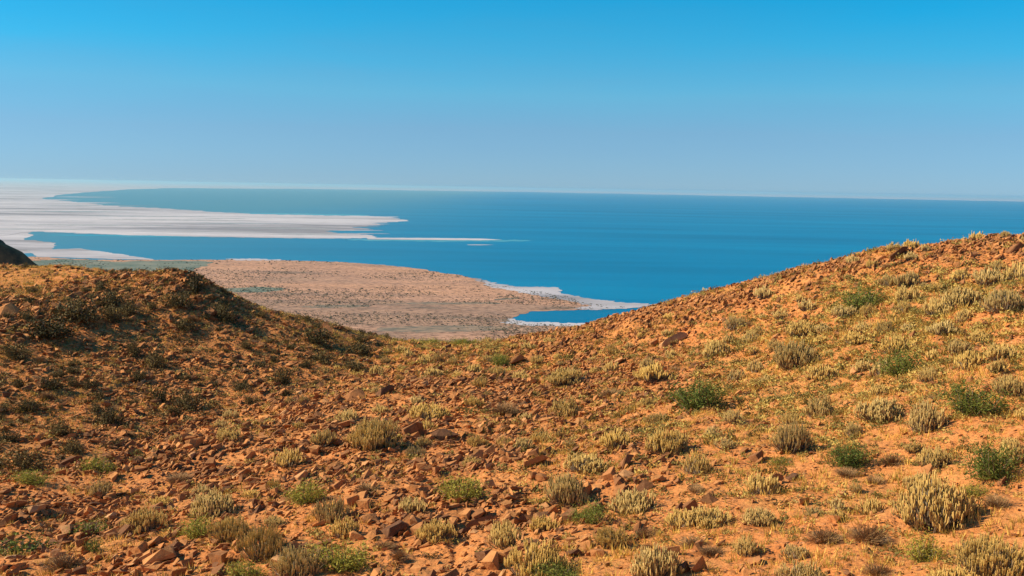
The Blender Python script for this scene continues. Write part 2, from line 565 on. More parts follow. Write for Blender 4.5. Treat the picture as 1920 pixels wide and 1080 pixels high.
def rock_density(px, py):
    d = 0.10 + g(px, py, 700, 870, 240, 90) + g(px, py, 850, 960, 260, 90) + 0.7 * g(px, py, 880, 740, 220, 60) + 0.7 * g(px, py, 1130, 690, 180, 60)
    sk = np.interp(px, [980, 1200, 1400, 1600, 1800, 1920], [640, 600, 550, 495, 468, 462])
    d = d + 0.9 * np.exp(-((py - sk) / 28) ** 2) * (px > 960)
    d = d + 0.9 * g(px, py, 300, 860, 190, 60) + 0.9 * g(px, py, 120, 960, 160, 60) + 0.6 * g(px, py, 250, 1040, 250, 60)
    rim = np.interp(px, [0, 150, 250, 330, 420, 500], [585, 560, 535, 520, 560, 600])
    d = d + 1.5 * np.exp(-((py - rim - 10) / 30) ** 2) * (px < 480) + 0.45 * g(px, py, 270, 690, 90, 60) + 0.25 * g(px, py, 250, 680, 350, 90)
    d = d + 0.5 * g(px, py, 1100, 840, 200, 60) + 0.35 * g(px, py, 500, 780, 150, 50)
    return d * np.where(px > 1350, np.where(py > 640, 0.35, 0.9), 1.0)


def left_hill(px, py):
    """is this pixel on the far left hill, beyond the gully"""
    gl = np.interp(px, [-400, 0, 150, 300, 450, 600, 700, 760], [980, 893, 858, 816, 774, 727, 676, 600])
    return (py < gl) & (px < 730)


def build_hill():
    az = np.concatenate([np.linspace(-180, -60, 40)[:-1], np.linspace(-60, -27, 90)[:-1], np.linspace(-27, 27, 600),
                         np.linspace(27, 60, 90)[1:], np.linspace(60, 180, 40)[1:-1]])
    rr = np.concatenate([np.linspace(0.4, 20, 30)[:-1], np.geomspace(20, 70, 205)[:-1], np.linspace(70, 160, 235)[:-1], np.geomspace(160, 1000, 60)])
    A, RR = np.meshgrid(np.radians(az), rr)
    X = RR * np.sin(A); Y = RR * np.cos(A)
    Z = H(X, Y)
    n_r, n_a = X.shape
    V = np.stack([X, Y, Z], -1).reshape(-1, 3)
    i = np.arange(n_r - 1)[:, None]; j = np.arange(n_a)[None]
    jn = (j + 1) % n_a
    Q = np.stack([i * n_a + j, i * n_a + jn, (i + 1) * n_a + jn, (i + 1) * n_a + j], -1).reshape(-1, 4)[:, ::-1]
    V = np.vstack([V, [[0, 0, float(H(0.0, 0.0))]]])
    ppx, ppy, pdp = project(V[:, 0], V[:, 1], V[:, 2])
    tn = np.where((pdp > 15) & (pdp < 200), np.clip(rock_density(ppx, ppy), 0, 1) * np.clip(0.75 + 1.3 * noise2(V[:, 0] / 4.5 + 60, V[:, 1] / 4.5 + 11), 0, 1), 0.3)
    tn = np.maximum(tn, np.where(left_hill(ppx, ppy) & (pdp > 15) & ~((ppy < 548) & (ppx < 230)), 0.8, 0.0) * np.clip(0.8 + noise2(V[:, 0] / 3.0, V[:, 1] / 3.0), 0, 1))  # left hill soil also browned, its dim grazing light painted into the tone
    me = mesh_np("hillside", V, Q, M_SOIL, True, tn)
    bm = bmesh.new(); bm.from_mesh(me); bm.verts.ensure_lookup_table()
    c = bm.verts[len(V) - 1]
    for q in range(n_a):
        bm.faces.new((c, bm.verts[(q + 1) % n_a], bm.verts[q])).smooth = True
    bmesh.ops.recalc_face_normals(bm, faces=bm.faces[:])
    bm.to_mesh(me); bm.free()
    o = link(bpy.data.objects.new("hillside", me))
    tag(o, "rust orange stony hillside dipping to a saddle in the middle", "hillside", kind="structure")


build_hill()

# ------------------------------------------------------------------ the plain, the salt and the water
def plane_pt(px, py, z=PLAIN):
    d = ray(px, py)
    t = z / d.z
    return (d.x * t, d.y * t)


def rough_edge(poly, step=4.0, ax=5.0, ay=0.7, seed=0, closed=True):
    """a pixel outline made irregular, as shores are"""
    out = []
    n = len(poly)
    for i in range(n if closed else n - 1):
        x0, y0 = poly[i]; x1, y1 = poly[(i + 1) % n]
        m = max(1, int(math.hypot(x1 - x0, (y1 - y0) * 4) / step))
        m = min(m, 160)
        for k in range(m):
            f = k / m
            out.append((x0 + (x1 - x0) * f, y0 + (y1 - y0) * f))
    P = np.array(out)
    s = np.arange(len(P)) * 0.21
    P[:, 0] += ax * fbm(s + seed * 13.7, s * 0 + 0.3 + seed, 4)
    P[:, 1] += ay * fbm(s + 50 + seed * 7.1, s * 0 + 4.3 + seed, 4)
    return P


def sheet(name, world_pts, z, mat, label, cat):
    pts = [Vector((x, y, 0)) for x, y in world_pts]
    tris = tessellate_polygon([pts])
    V = np.array([(p.x, p.y, z) for p in pts])
    T = np.array(tris)
    # all faces up
    a, b, c = V[T[:, 0]], V[T[:, 1]], V[T[:, 2]]
    cr_ = (b[:, 0] - a[:, 0]) * (c[:, 1] - a[:, 1]) - (b[:, 1] - a[:, 1]) * (c[:, 0] - a[:, 0])
    T[cr_ < 0] = T[cr_ < 0][:, ::-1]
    me = mesh_np(name, V, T, mat)
    o = link(bpy.data.objects.new(name, me))
    return tag(o, label, cat, kind="structure")


FAR = 420000.0
sheet("salt_flat", [(-FAR, -6000), (FAR, -6000), (FAR, FAR), (-FAR, FAR)], PLAIN - 1.5, M_SALT,
      "pale salt flat reaching the far horizon", "salt flat")
shore = [(80, 371), (140, 362), (240, 355), (330, 352.5)]
far_shore = [(330, 352.5), (600, 354.5), (1000, 360.0), (1440, 368.5), (1920, 378), (2700, 394)]
wp = [plane_pt(*p) for p in rough_edge(shore, 5, 10, 0.3, 1, False)]
wp += [plane_pt(*p) for p in rough_edge(far_shore, 12, 0, 0.35, 2, False)]
wp += [(60000, 20000), (30000, 1500), (-3000, 1500)]
wp += [plane_pt(*p) for p in [(-400, 520), (-60, 505)]]
wp += [plane_pt(*p) for p in rough_edge([(30, 476), (95, 470), (105, 455), (50, 449), (60, 438), (70, 410)], 4, 10, 0.5, 3, False)]
sheet("lake_water", wp, PLAIN - 1.0, M_WATER, "broad deep blue lake beyond the hill", "water")

island = [(-700, 350), (60, 371), (150, 379), (210, 386), (300, 390), (400, 397), (500, 402), (620, 404), (700, 405), (745, 410), (772, 414),
          (720, 417), (690, 419), (720, 422), (660, 425), (700, 430), (610, 433), (640, 438), (700, 441), (705, 446), (600, 447), (400, 444.5), (250, 441), (120, 436), (60, 434), (-60, 450), (-700, 440)]
sheet("salt_bank", [plane_pt(*p) for p in rough_edge(island, 2.5, 12, 0.6, 4)], PLAIN - 0.5, M_SALT,
      "long white salt bank reaching into the lake from the left", "salt bank")
for nm, poly, ax, ay, lab in (
        ("salt_spit", [(690, 445.6), (800, 446.0), (905, 447.2), (942, 449.2), (900, 450.5), (780, 449.5), (690, 448.6)], 5, 0.25, "thin white salt spit trailing right from the salt bank's lower edge"),
        ("salt_spit", [(875, 458.4), (910, 458.2), (925, 459.0), (900, 459.7), (875, 459.3)], 3, 0.1, "short faint salt streak below the end of the thin spit"),
        ("salt_spit", [(705, 405.6), (748, 406.4), (735, 408.4), (700, 408.0)], 5, 0.2, "small salt sliver at the upper tip of the salt bank"),
        ("salt_beach", [(45, 469), (150, 465.5), (215, 475), (300, 487.5), (200, 485), (70, 481)], 6, 0.5, "white salt beach below the dark far hill at left")):
    sheet(nm, [plane_pt(*p) for p in rough_edge(poly, 3, ax, ay, len(lab))], PLAIN - 0.3, M_SALT, lab, "salt")

# shallows round the bank, slivers of salt off its end and of brine across it
M_SHALLOW = mat_flat("shallow_brine", (0.02, 0.27, 0.44), (0.09, 0.34, 0.48), 0.0012)
M_BRINE = mat_flat("grey_brine", (0.20, 0.27, 0.33), (0.38, 0.38, 0.41), 0.0012)


def sliver(x0, x1, y, t, slope=0.006):
    """pixel outline of a long thin lens"""
    n = 9
    xs = [x0 + (x1 - x0) * i / n for i in range(n + 1)]
    up_ = [(x, y + (x - x0) * slope - t * math.sin(math.pi * i / n) ** .7) for i, x in enumerate(xs)]
    dn_ = [(x, y + (x - x0) * slope + t * math.sin(math.pi * i / n) ** .7) for i, x in reversed(list(enumerate(xs)))]
    return up_ + dn_[1:-1]


for nm, mat_, z_, rows, lab in (
        ("shallows", M_SHALLOW, -0.75, [(300, 700, 401, 3), (640, 1010, 449, 2.6), (60, 640, 440.5, 2.0)],
         "pale shallow water"),
        ("salt_streak", M_SALT, -0.35, [(640, 766, 411.5, 0.9), (650, 730, 419.5, 0.8), (600, 712, 424.5, 0.7), (560, 720, 431, 0.8), (620, 730, 437.5, 0.7), (30, 150, 374, 0.6), (60, 230, 379.5, 0.8), (100, 215, 369, 0.5)],
         "thin white salt streak"),
        ("brine_streak", M_BRINE, -0.35, [(60, 300, 384.5, 0.5), (0, 260, 396, 0.9), (130, 420, 404.5, 0.8), (180, 480, 411.5, 0.9), (300, 560, 417.5, 0.7), (20, 330, 421, 0.9), (420, 640, 427, 0.8), (260, 520, 433, 0.5), (500, 650, 438.5, 0.8), (-40, 180, 429, 0.7), (350, 470, 409, 0.5)],
         "thin grey brine streak")):
    place = ["at the upper edge", "off the upper tip", "along the lower edge", "in the notched end", "round the thin spit", "in the lower channel", "in the upper left inlet", "below the spit's end", "in the small lagoon", "near the left margin", "in the upper middle"]
    for i, (x0, x1, y, t) in enumerate(rows):
        z2 = PLAIN + z_ + 0.012 * i
        sheet(nm, [plane_pt(*p) for p in rough_edge(sliver(x0, x1, y, t), 3, 6, t * 0.35, i + len(nm))], z2, mat_,
              "%s %s of the salt bank, number %s from the top" % (lab, place[i], ["one", "two", "three", "four", "five", "six", "seven", "eight", "nine", "ten", "eleven"][sorted(rows, key=lambda q: q[2]).index(rows[i])]), "water" if nm == "shallows" else "salt")

coast = [(-900, 500), (60, 481), (190, 487), (345, 487), (430, 486.5), (520, 487.5), (640, 491), (760, 500), (860, 516), (905, 525), (930, 535), (1000, 545),
         (1050, 553), (1095, 568), (1160, 574), (1175, 577), (1075, 581), (1000, 583), (968, 592), (962, 599), (985, 606), (1080, 608), (1200, 606)]
lp = [plane_pt(*p) for p in rough_edge(coast, 4, 7, 0.8, 6, False)]
lp += [plane_pt(1320, 612), plane_pt(1600, 660), (2500, 500), (-4500, 300)]
sheet("scrub_plain", lp, PLAIN - 0.6, M_SCRUB, "flat pinkish tan scrub plain running out to a point in the lake", "plain")
sheet("marsh", [plane_pt(*p) for p in rough_edge([(-700, 515), (60, 489), (120, 485), (210, 490), (345, 488), (400, 491), (385, 498), (360, 508), (340, 530), (-700, 600)], 4, 9, 1.2, 8)],
      PLAIN - 0.45, M_MARSH, "grey green marshy ground behind the left hill", "marsh")
sheet("marsh", [plane_pt(*p) for p in rough_edge([(400, 543), (450, 539), (490, 537), (530, 540), (535, 544), (490, 548), (440, 548)], 3, 8, 0.7, 9)],
      PLAIN - 0.4, M_GREENM, "teal green wet patch in the scrub plain", "marsh")
for poly, lab in (([(560, 574), (600, 571), (650, 570.5), (700, 572.5), (690, 575.5), (630, 577), (580, 577)], "dark wet patch in the middle of the scrub plain"),
                  ([(700, 569), (800, 566.5), (900, 566), (960, 567), (930, 569.5), (820, 570.5)], "long thin dark wash across the scrub plain"),
                  ([(930, 560), (955, 557.5), (975, 559), (960, 562.5), (935, 563)], "small dark hollow near the plain's point"),
                  ([(720, 613), (860, 609), (960, 612), (940, 619), (800, 623), (700, 621)], "broad grey wash on the near edge of the plain")):
    sheet("wet_wash", [plane_pt(*p) for p in rough_edge(poly, 2.5, 12, 1.2, len(lab))], PLAIN - 0.42, M_WASH, lab, "marsh")
for poly, lab in (([(893, 521), (925, 529), (962, 537), (1045, 538.5), (1056, 550), (1100, 559), (1165, 566), (1232, 571), (1180, 578), (1100, 581), (1076, 578.5), (1105, 573), (1060, 562), (1015, 556), (960, 545), (915, 537), (902, 530)],
                   "broad white salt shore along the plain's point"),
                  ([(955, 597), (985, 603), (1080, 606), (1190, 604), (1190, 609), (1080, 611), (985, 610), (940, 604)],
                   "white salt rim below the small lagoon"),
                  ([(425, 485.6), (470, 484.8), (522, 486), (522, 488.2), (440, 488.0)],
                   "bright salt strip on the plain's upper shore")):
    sheet("salt_shore", [plane_pt(*p) for p in rough_edge(poly, 2.5, 11, 1.3, len(lab))], PLAIN - 0.3, M_SALT, lab, "salt")


def scatter_copies(protos, pos, mats, tone, name, mat, smooth=False):
    """many small low-poly pieces joined into one mesh: protos = [(verts, tris)], mats = (n,3,3)"""
    Vs, Ts, Tn = [], [], []
    off = 0
    which = rng.integers(0, len(protos), len(pos))
    for k, (pv, pt) in enumerate(protos):
        idx = np.where(which == k)[0]
        if len(idx) == 0:
            continue
        V = np.einsum('nij,vj->nvi', mats[idx], pv) + pos[idx][:, None, :]
        nv = len(pv)
        T = pt[None] + (np.arange(len(idx)) * nv)[:, None, None] + off
        Vs.append(V.reshape(-1, 3)); Ts.append(T.reshape(-1, 3)); Tn.append(np.repeat(tone[idx], nv))
        off += nv * len(idx)
    me = mesh_np(name, np.vstack(Vs), np.vstack(Ts), mat, smooth, np.concatenate(Tn))
    return link(bpy.data.objects.new(name, me))


def hull(pts):
    bm = bmesh.new()
    for p in pts:
        bm.verts.new(p)
    r = bmesh.ops.convex_hull(bm, input=bm.verts[:])
    bmesh.ops.delete(bm, geom=[v for v in bm.verts if not v.link_faces], context='VERTS')
    bmesh.ops.triangulate(bm, faces=bm.faces[:])
    bm.verts.index_update()
    V = np.array([v.co[:] for v in bm.verts]); T = np.array([[v.index for v in f.verts] for f in bm.faces])
    bm.free()
    return V, T


def rotz(a):
    c, s = np.cos(a), np.sin(a); o = np.zeros_like(a); l = np.ones_like(a)
    return np.stack([np.stack([c, -s, o], -1), np.stack([s, c, o], -1), np.stack([o, o, l], -1)], -2)


def far_scrub():
    n = 70000
    px = rng.uniform(60, 1260, n); py = 484 + (700 - 484) * rng.uniform(0, 1, n) ** 0.8
    W = np.array([plane_pt(a, b) for a, b in zip(px, py)])
    from_land = np.array(lp)
    # inside the land outline
    inside = np.zeros(n, bool)
    x, y = W[:, 0], W[:, 1]
    j = len(from_land) - 1
    for i in range(len(from_land)):
        xi, yi = from_land[i]; xj, yj = from_land[j]
        cnd = ((yi > y) != (yj > y)) & (x < (xj - xi) * (y - yi) / (yj - yi + 1e-9) + xi)
        inside ^= cnd; j = i
    dens = 0.45 + 1.5 * fbm(x / 420 + 3, y / 420, 4)
    patch = np.exp(-((px - 490) / 60) ** 2 - ((py - 543) / 5) ** 2) + np.exp(-((px - 640) / 70) ** 2 - ((py - 573) / 5) ** 2) + 0.7 * np.exp(-((px - 900) / 200) ** 2 - ((py - 566) / 3) ** 2)
    keep = inside & (rng.uniform(0, 1, n) < dens + patch * 1.5)
    keep &= ~((px > 900) & (py < 560) & (py < 521 + (px - 895) * 0.2))
    x, y, patch = x[keep], y[keep], patch[keep]
    n = len(x)
    protos = []
    for k in range(4):
        q = rng.normal(0, 1, (6, 3)); q /= np.linalg.norm(q, axis=1)[:, None]; q[:, 2] = np.abs(q[:, 2]) * 0.8
        protos.append(hull(q))
    s = rng.uniform(1.2, 2.8, n) * (np.hypot(x, y) / 3300) ** 0.8 * (1 + 0.8 * (rng.uniform(0, 1, n) < 0.15))
    Mx = rotz(rng.uniform(0, 6.28, n)) * s[:, None, None]
    o = scatter_copies(protos, np.stack([x, y, np.full(n, PLAIN - 0.5)], -1), Mx, np.clip(rng.uniform(0, 1, n) - patch * 0.5, 0, 1), "far_scrub", M_FAR)
    tag(o, "thousands of dark thorn bushes dotted over the plain", "scrub", kind="stuff")


far_scrub()


def far_hill():
    """the dark spur that looks in at the left edge"""
    cx, cy = -330.0, 640.0
    n = 110
    xs = np.linspace(-1, 1, n); X, Y = np.meshgrid(xs, xs)
    wx = cx + X * 330; wy = cy + Y * 330
    r = np.hypot(X, Y)
    prof = np.clip(1 - r, 0, 1)
    h = PLAIN - 5 + 352 * np.minimum(prof * 1.55, 1.0) ** 0.85
    # its crest line as the picture shows it
    d = ray(0, 447); k = 620 / d.y
    top = d.z * k
    h = np.minimum(h, top + (d.x * k - wx) * 0.65 - 0.55 * np.abs(wy - 620) + 5 * fbm(wx / 22, wy / 22, 4))
    h = np.minimum(h, 2.0 + 3 * fbm(wx / 40, wy / 40, 3))
    h = np.where(r > 0.985, PLAIN - 5, h)
    V = np.stack([wx, wy, h], -1).reshape(-1, 3)
    i = np.arange(n - 1)[:, None]; j = np.arange(n - 1)[None]
    Q = np.stack([i * n + j, i * n + j + 1, (i + 1) * n + j + 1, (i + 1) * n + j], -1).reshape(-1, 4)
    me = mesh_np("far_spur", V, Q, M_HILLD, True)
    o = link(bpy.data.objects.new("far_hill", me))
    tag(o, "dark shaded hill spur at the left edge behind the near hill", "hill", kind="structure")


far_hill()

# ------------------------------------------------------------------ prototypes: rocks, bushes, shrubs
def rock_proto(seed, sx, sy, sz, n=13):
    r = random.Random(seed)
    pts = []
    for _ in range(n):
        p = [r.uniform(-1, 1) for _ in range(3)]
        ax = r.randrange(3)
        p[ax] = math.copysign(1, p[ax]) * r.uniform(0.85, 1)
        if r.random() < 0.5:
            b = (ax + 1) % 3
            p[b] = math.copysign(1, p[b]) * r.uniform(0.8, 1)
        pts.append((p[0] * sx, p[1] * sy, p[2] * sz))
    return hull(pts)


ROCKS = []
SHAPES = [("slab", 1.0, 0.62, 0.26), ("slab", 1.0, 0.8, 0.3), ("block", 1.0, 0.75, 0.6), ("wedge", 1.0, 0.55, 0.42),
          ("plate", 1.0, 0.7, 0.16), ("block", 1.0, 0.85, 0.7), ("splinter", 1.0, 0.32, 0.24), ("wedge", 1.0, 0.7, 0.5),
          ("slab", 1.0, 0.5, 0.3), ("block", 1.0, 0.7, 0.5), ("splinter", 1.0, 0.4, 0.2), ("plate", 1.0, 0.85, 0.2)]
for i, (nm, a, b, c) in enumerate(SHAPES):
    v, t = rock_proto(100 + i, a, b, c, 15)
    ROCKS.append((nm, mesh_np("rock_" + nm, v, t, M_ROCK)))
RUBBLE = [rock_proto(300 + i, 1, random.uniform(0.45, 0.85), random.uniform(0.3, 0.7), 9) for i in range(10)]


class MB:
    def __init__(s): s.v = []; s.f = []

    def tube(s, pts, rad, sides):
        """tapered tube, closed to a point at its end"""
        base = len(s.v)
        n = len(pts)
        for i, p in enumerate(pts):
            d = (pts[min(i + 1, n - 1)] - pts[max(i - 1, 0)]).normalized()
            u = d.orthogonal().normalized(); w = d.cross(u)
            for k in range(sides):
                a = 2 * math.pi * k / sides
                s.v.append(p + (u * math.cos(a) + w * math.sin(a)) * rad[i])
        for i in range(n - 1):
            for k in range(sides):
                a = base + i * sides + k; b = base + i * sides + (k + 1) % sides
                s.f.append((a, b, b + sides)); s.f.append((a, b + sides, a + sides))
        tip = len(s.v); s.v.append(pts[-1] + (pts[-1] - pts[-2]).normalized() * rad[-1] * 0.8)
        for k in range(sides):
            s.f.append((base + (n - 1) * sides + k, base + (n - 1) * sides + (k + 1) % sides, tip))

    def leaf(s, p, d, w, l):
        side = d.cross(Vector((random.uniform(-1, 1), random.uniform(-1, 1), random.uniform(-1, 1)))).normalized() * w
        b = len(s.v)
        s.v += [p - side, p + side, p + d * l]
        s.f.append((b, b + 1, b + 2))

    def mesh(s, name, mat, smooth=False):
        return mesh_np(name, np.array([tuple(p) for p in s.v]), np.array(s.f), mat, smooth)


def succulent(seed, n_b, rad, hgt, finger, thick):
    """clump of fleshy fingers in candelabra groups on arching grey branches; radius 1, fingers paler to the tip"""
    r = random.Random(seed)
    st, wd = MB(), MB()
    lobes = [(0, 0, r.uniform(.6, .75), r.uniform(.85, 1.1))]
    for _ in range(r.choice((3, 4, 5))):
        a = r.uniform(0, 6.28); q = r.uniform(.3, .5) * rad * (0.62 if n_b < 70 else 0.8 if n_b < 200 else 1.0)
        lobes.append((math.cos(a) * q * .85, math.sin(a) * q * .85, r.uniform(.34, .5), r.uniform(.45, .95)))
    wts = [l[2] ** 2 for l in lobes]
    up = Vector((0, 0, 1))
    for k in range(n_b):
        lx, ly, ls, lh = r.choices(lobes, wts)[0]
        a = r.uniform(0, 2 * math.pi); q = r.random() ** 0.45
        el = math.acos(q)                                     # 0 = rim of the dome, pi/2 = its top
        shell = r.uniform(.55, .95)
        x = lx + math.cos(a) * q * ls * rad * shell
        y = ly + math.sin(a) * q * ls * rad * shell
        z = max(0.10, hgt * lh * math.sin(el) * shell * r.uniform(.8, 1.05)) * 0.72
        node = Vector((x, y, z))
        out = Vector((x - lx * .4, y - ly * .4, 0))
        out = out.normalized() if out.length > 1e-3 else Vector((1, 0, 0))
        th = thick * r.uniform(0.85, 1.15)
        root = Vector((lx * 0.5 + r.uniform(-.1, .1), ly * 0.5 + r.uniform(-.1, .1), -0.12))
        if r.random() < 0.8:
            knee = root.lerp(node, 0.55) + out * 0.07 * rad - up * 0.03
            wd.tube([root, knee, node], [th * 1.25, th * 1.0, th * 0.8], 3)
        for f in range(r.choice((2, 3, 3, 4))):
            fa = r.uniform(0, 6.28)
            d = out * (0.35 * q) + Vector((math.cos(fa), math.sin(fa), 0)) * r.uniform(.15, .5)
            L = finger * r.uniform(0.5, 1.2)
            b = node - up * 0.03
            m = b + d * L * 0.42 + up * L * 0.38
            t = m + d * L * r.uniform(.02, .25) + up * L * r.uniform(.45, .75)
            st.tube([b, m, t], [th * 0.7, th, th * 0.7], 4)
    vs_, fs_ = np.array([tuple(p) for p in st.v]), np.array(st.f)
    # 13 vertices a finger: base ring, middle ring, tip ring, tip
    tn = np.tile(np.array([0.0] * 4 + [0.55] * 4 + [1.0] * 5), len(vs_) // 13)
    tn = np.clip(tn + np.repeat(np.random.default_rng(seed).uniform(-.25, .25, len(vs_) // 13), 13), 0, 1)
    return mesh_np("succulent_stems", vs_, fs_, M_STEM, False, tn), wd.mesh("succulent_branches", M_WOOD)


BUSH_L = [succulent(i, 300, 1.0, 1.1, 0.22, 0.0120) for i in (1, 2, 3)]
BUSH_X = [succulent(7 + i, 560, 1.0, 1.1, 0.17, 0.0088) for i in (1, 2)]
BUSH_M = [succulent(20 + i, 130, 1.0, 1.1, 0.30, 0.0175) for i in range(6)]
BUSH_S = [succulent(40 + i, 52, 1.0, 1.1, 0.42, 0.027) for i in range(6)]


def shrub(seed, n_leaf, mat, leaf_w=0.03, leaf_l=0.1, feather=0.5, n_br=26):
    """rounded, uneven leafy shrub: clumps of small leaves along many fine branches"""
    r = random.Random(seed)
    random.seed(seed)
    fo, br = MB(), MB()
    tips = []
    for k in range(n_br):
        a = r.uniform(0, 2 * math.pi); q = math.sqrt(r.random())
        tip = Vector((math.cos(a) * q, math.sin(a) * q, (math.sqrt(max(0, 1 - q * q)) * r.uniform(.65, 1.1) + 0.12)))
        root = Vector((r.uniform(-.12, .12), r.uniform(-.12, .12), -0.1))
        mid = root.lerp(tip, 0.5) + Vector((math.cos(a) * .1, math.sin(a) * .1, -0.03))
        br.tube([root, mid, tip], [0.028, 0.018, 0.006], 3)
        tips.append((root, mid, tip))
    for k in range(n_leaf):
        root, mid, tip = r.choice(tips)
        f = r.uniform(0.15, 1.08)
        p = mid.lerp(tip, (f - .5) * 2) if f > 0.5 else root.lerp(mid, f * 2)
        sp = 0.17 * (0.6 + feather * f)
        p = p + Vector((r.gauss(0, sp), r.gauss(0, sp), r.gauss(0, sp * 0.7)))
        if p.z < 0.0:
            p.z = r.uniform(0, 0.1)
        d = Vector((r.uniform(-1, 1), r.uniform(-1, 1), r.uniform(-0.3, 1.2))).normalized()
        fo.leaf(p, d, leaf_w * r.uniform(.6, 1.3), leaf_l * r.uniform(.6, 1.4))
    return fo.mesh("shrub_leaves", mat), br.mesh("shrub_branches", M_WOOD)


GREENS = [shrub(60 + i, 2600, M_GREEN, 0.022, 0.13, 0.6) for i in range(4)]
LIMES = [shrub(70 + i, 2000, M_LIME, 0.022, 0.13, 0.6) for i in range(3)]
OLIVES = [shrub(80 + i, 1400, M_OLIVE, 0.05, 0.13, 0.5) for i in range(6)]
CREEP = [shrub(85 + i, 420, M_GREEN, 0.07, 0.12, 0.9, 18) for i in range(3)]


def twig_shrub(seed, n=420):
    r = random.Random(seed)
    tw, br = MB(), MB()
    for k in range(n):
        a = r.uniform(0, 2 * math.pi); q = math.sqrt(r.random())
        tip = Vector((math.cos(a) * q, math.sin(a) * q, math.sqrt(max(0, 1 - q * q)) * r.uniform(.5, 1.08) + 0.05))
        root = tip * r.uniform(0.15, 0.6); root.z *= 0.7
        m = root.lerp(tip, .5) + Vector((r.uniform(-.1, .1), r.uniform(-.1, .1), r.uniform(-.05, .08)))
        (br if k < 25 else tw).tube([root if k >= 25 else Vector((0, 0, -.1)), m, tip], [.013, .01, .004], 3)
    return tw.mesh("twigs", M_DRY), br.mesh("twig_branches", M_WOOD)


DRYS = [twig_shrub(90 + i) for i in range(4)]

# ------------------------------------------------------------------ placing things by what the picture shows
placed = []                       # (px, py, w, name) of all bushes


def put_bush(px, py, w, h, kind, name, label, cat, group, rz=None, sink=0.04):
    p = at(px, py)
    if p is None:
        return None
    depth = p.dot(fwd)
    sxy = w * depth / FPX / 2.0 * ((1.48 if px < 1100 else 1.34) if kind[1] is PN_S else (0.86 if name == 'dark_shrub' else 1.08))
    sz = h * depth / FPX / 1.15 * (1.05 if kind[1] is PN_S else 0.95)
    pair, pn = kind
    fol, wood = pair
    root = link(bpy.data.objects.new(name, None))
    root.empty_display_size = 0.2
    root.location = p - Vector((0, 0, sink))
    root.rotation_euler = (0, 0, random.uniform(0, 6.28) if rz is None else rz)
    root.scale = (sxy * random.uniform(.95, 1.08), sxy * random.uniform(.85, 1.05), sz)
    for me, nm in ((fol, pn[0]), (wood, pn[1])):
        o = bpy.data.objects.new(nm, me)
        link(o, root)
    tag(root, label, cat, group)
    placed.append((px, py, w))
    return root


PN_S = ("fleshy_stems", "woody_branches")
PN_L = ("foliage", "branches")
PN_T = ("twigs", "branches")


def succ_kind(w):
    pool = BUSH_X if w > 140 else BUSH_L if w > 78 else (BUSH_M if w > 42 else BUSH_S)
    return (random.choice(pool), PN_S)


G_SUCC = "spiky succulent bushes on the near slope"
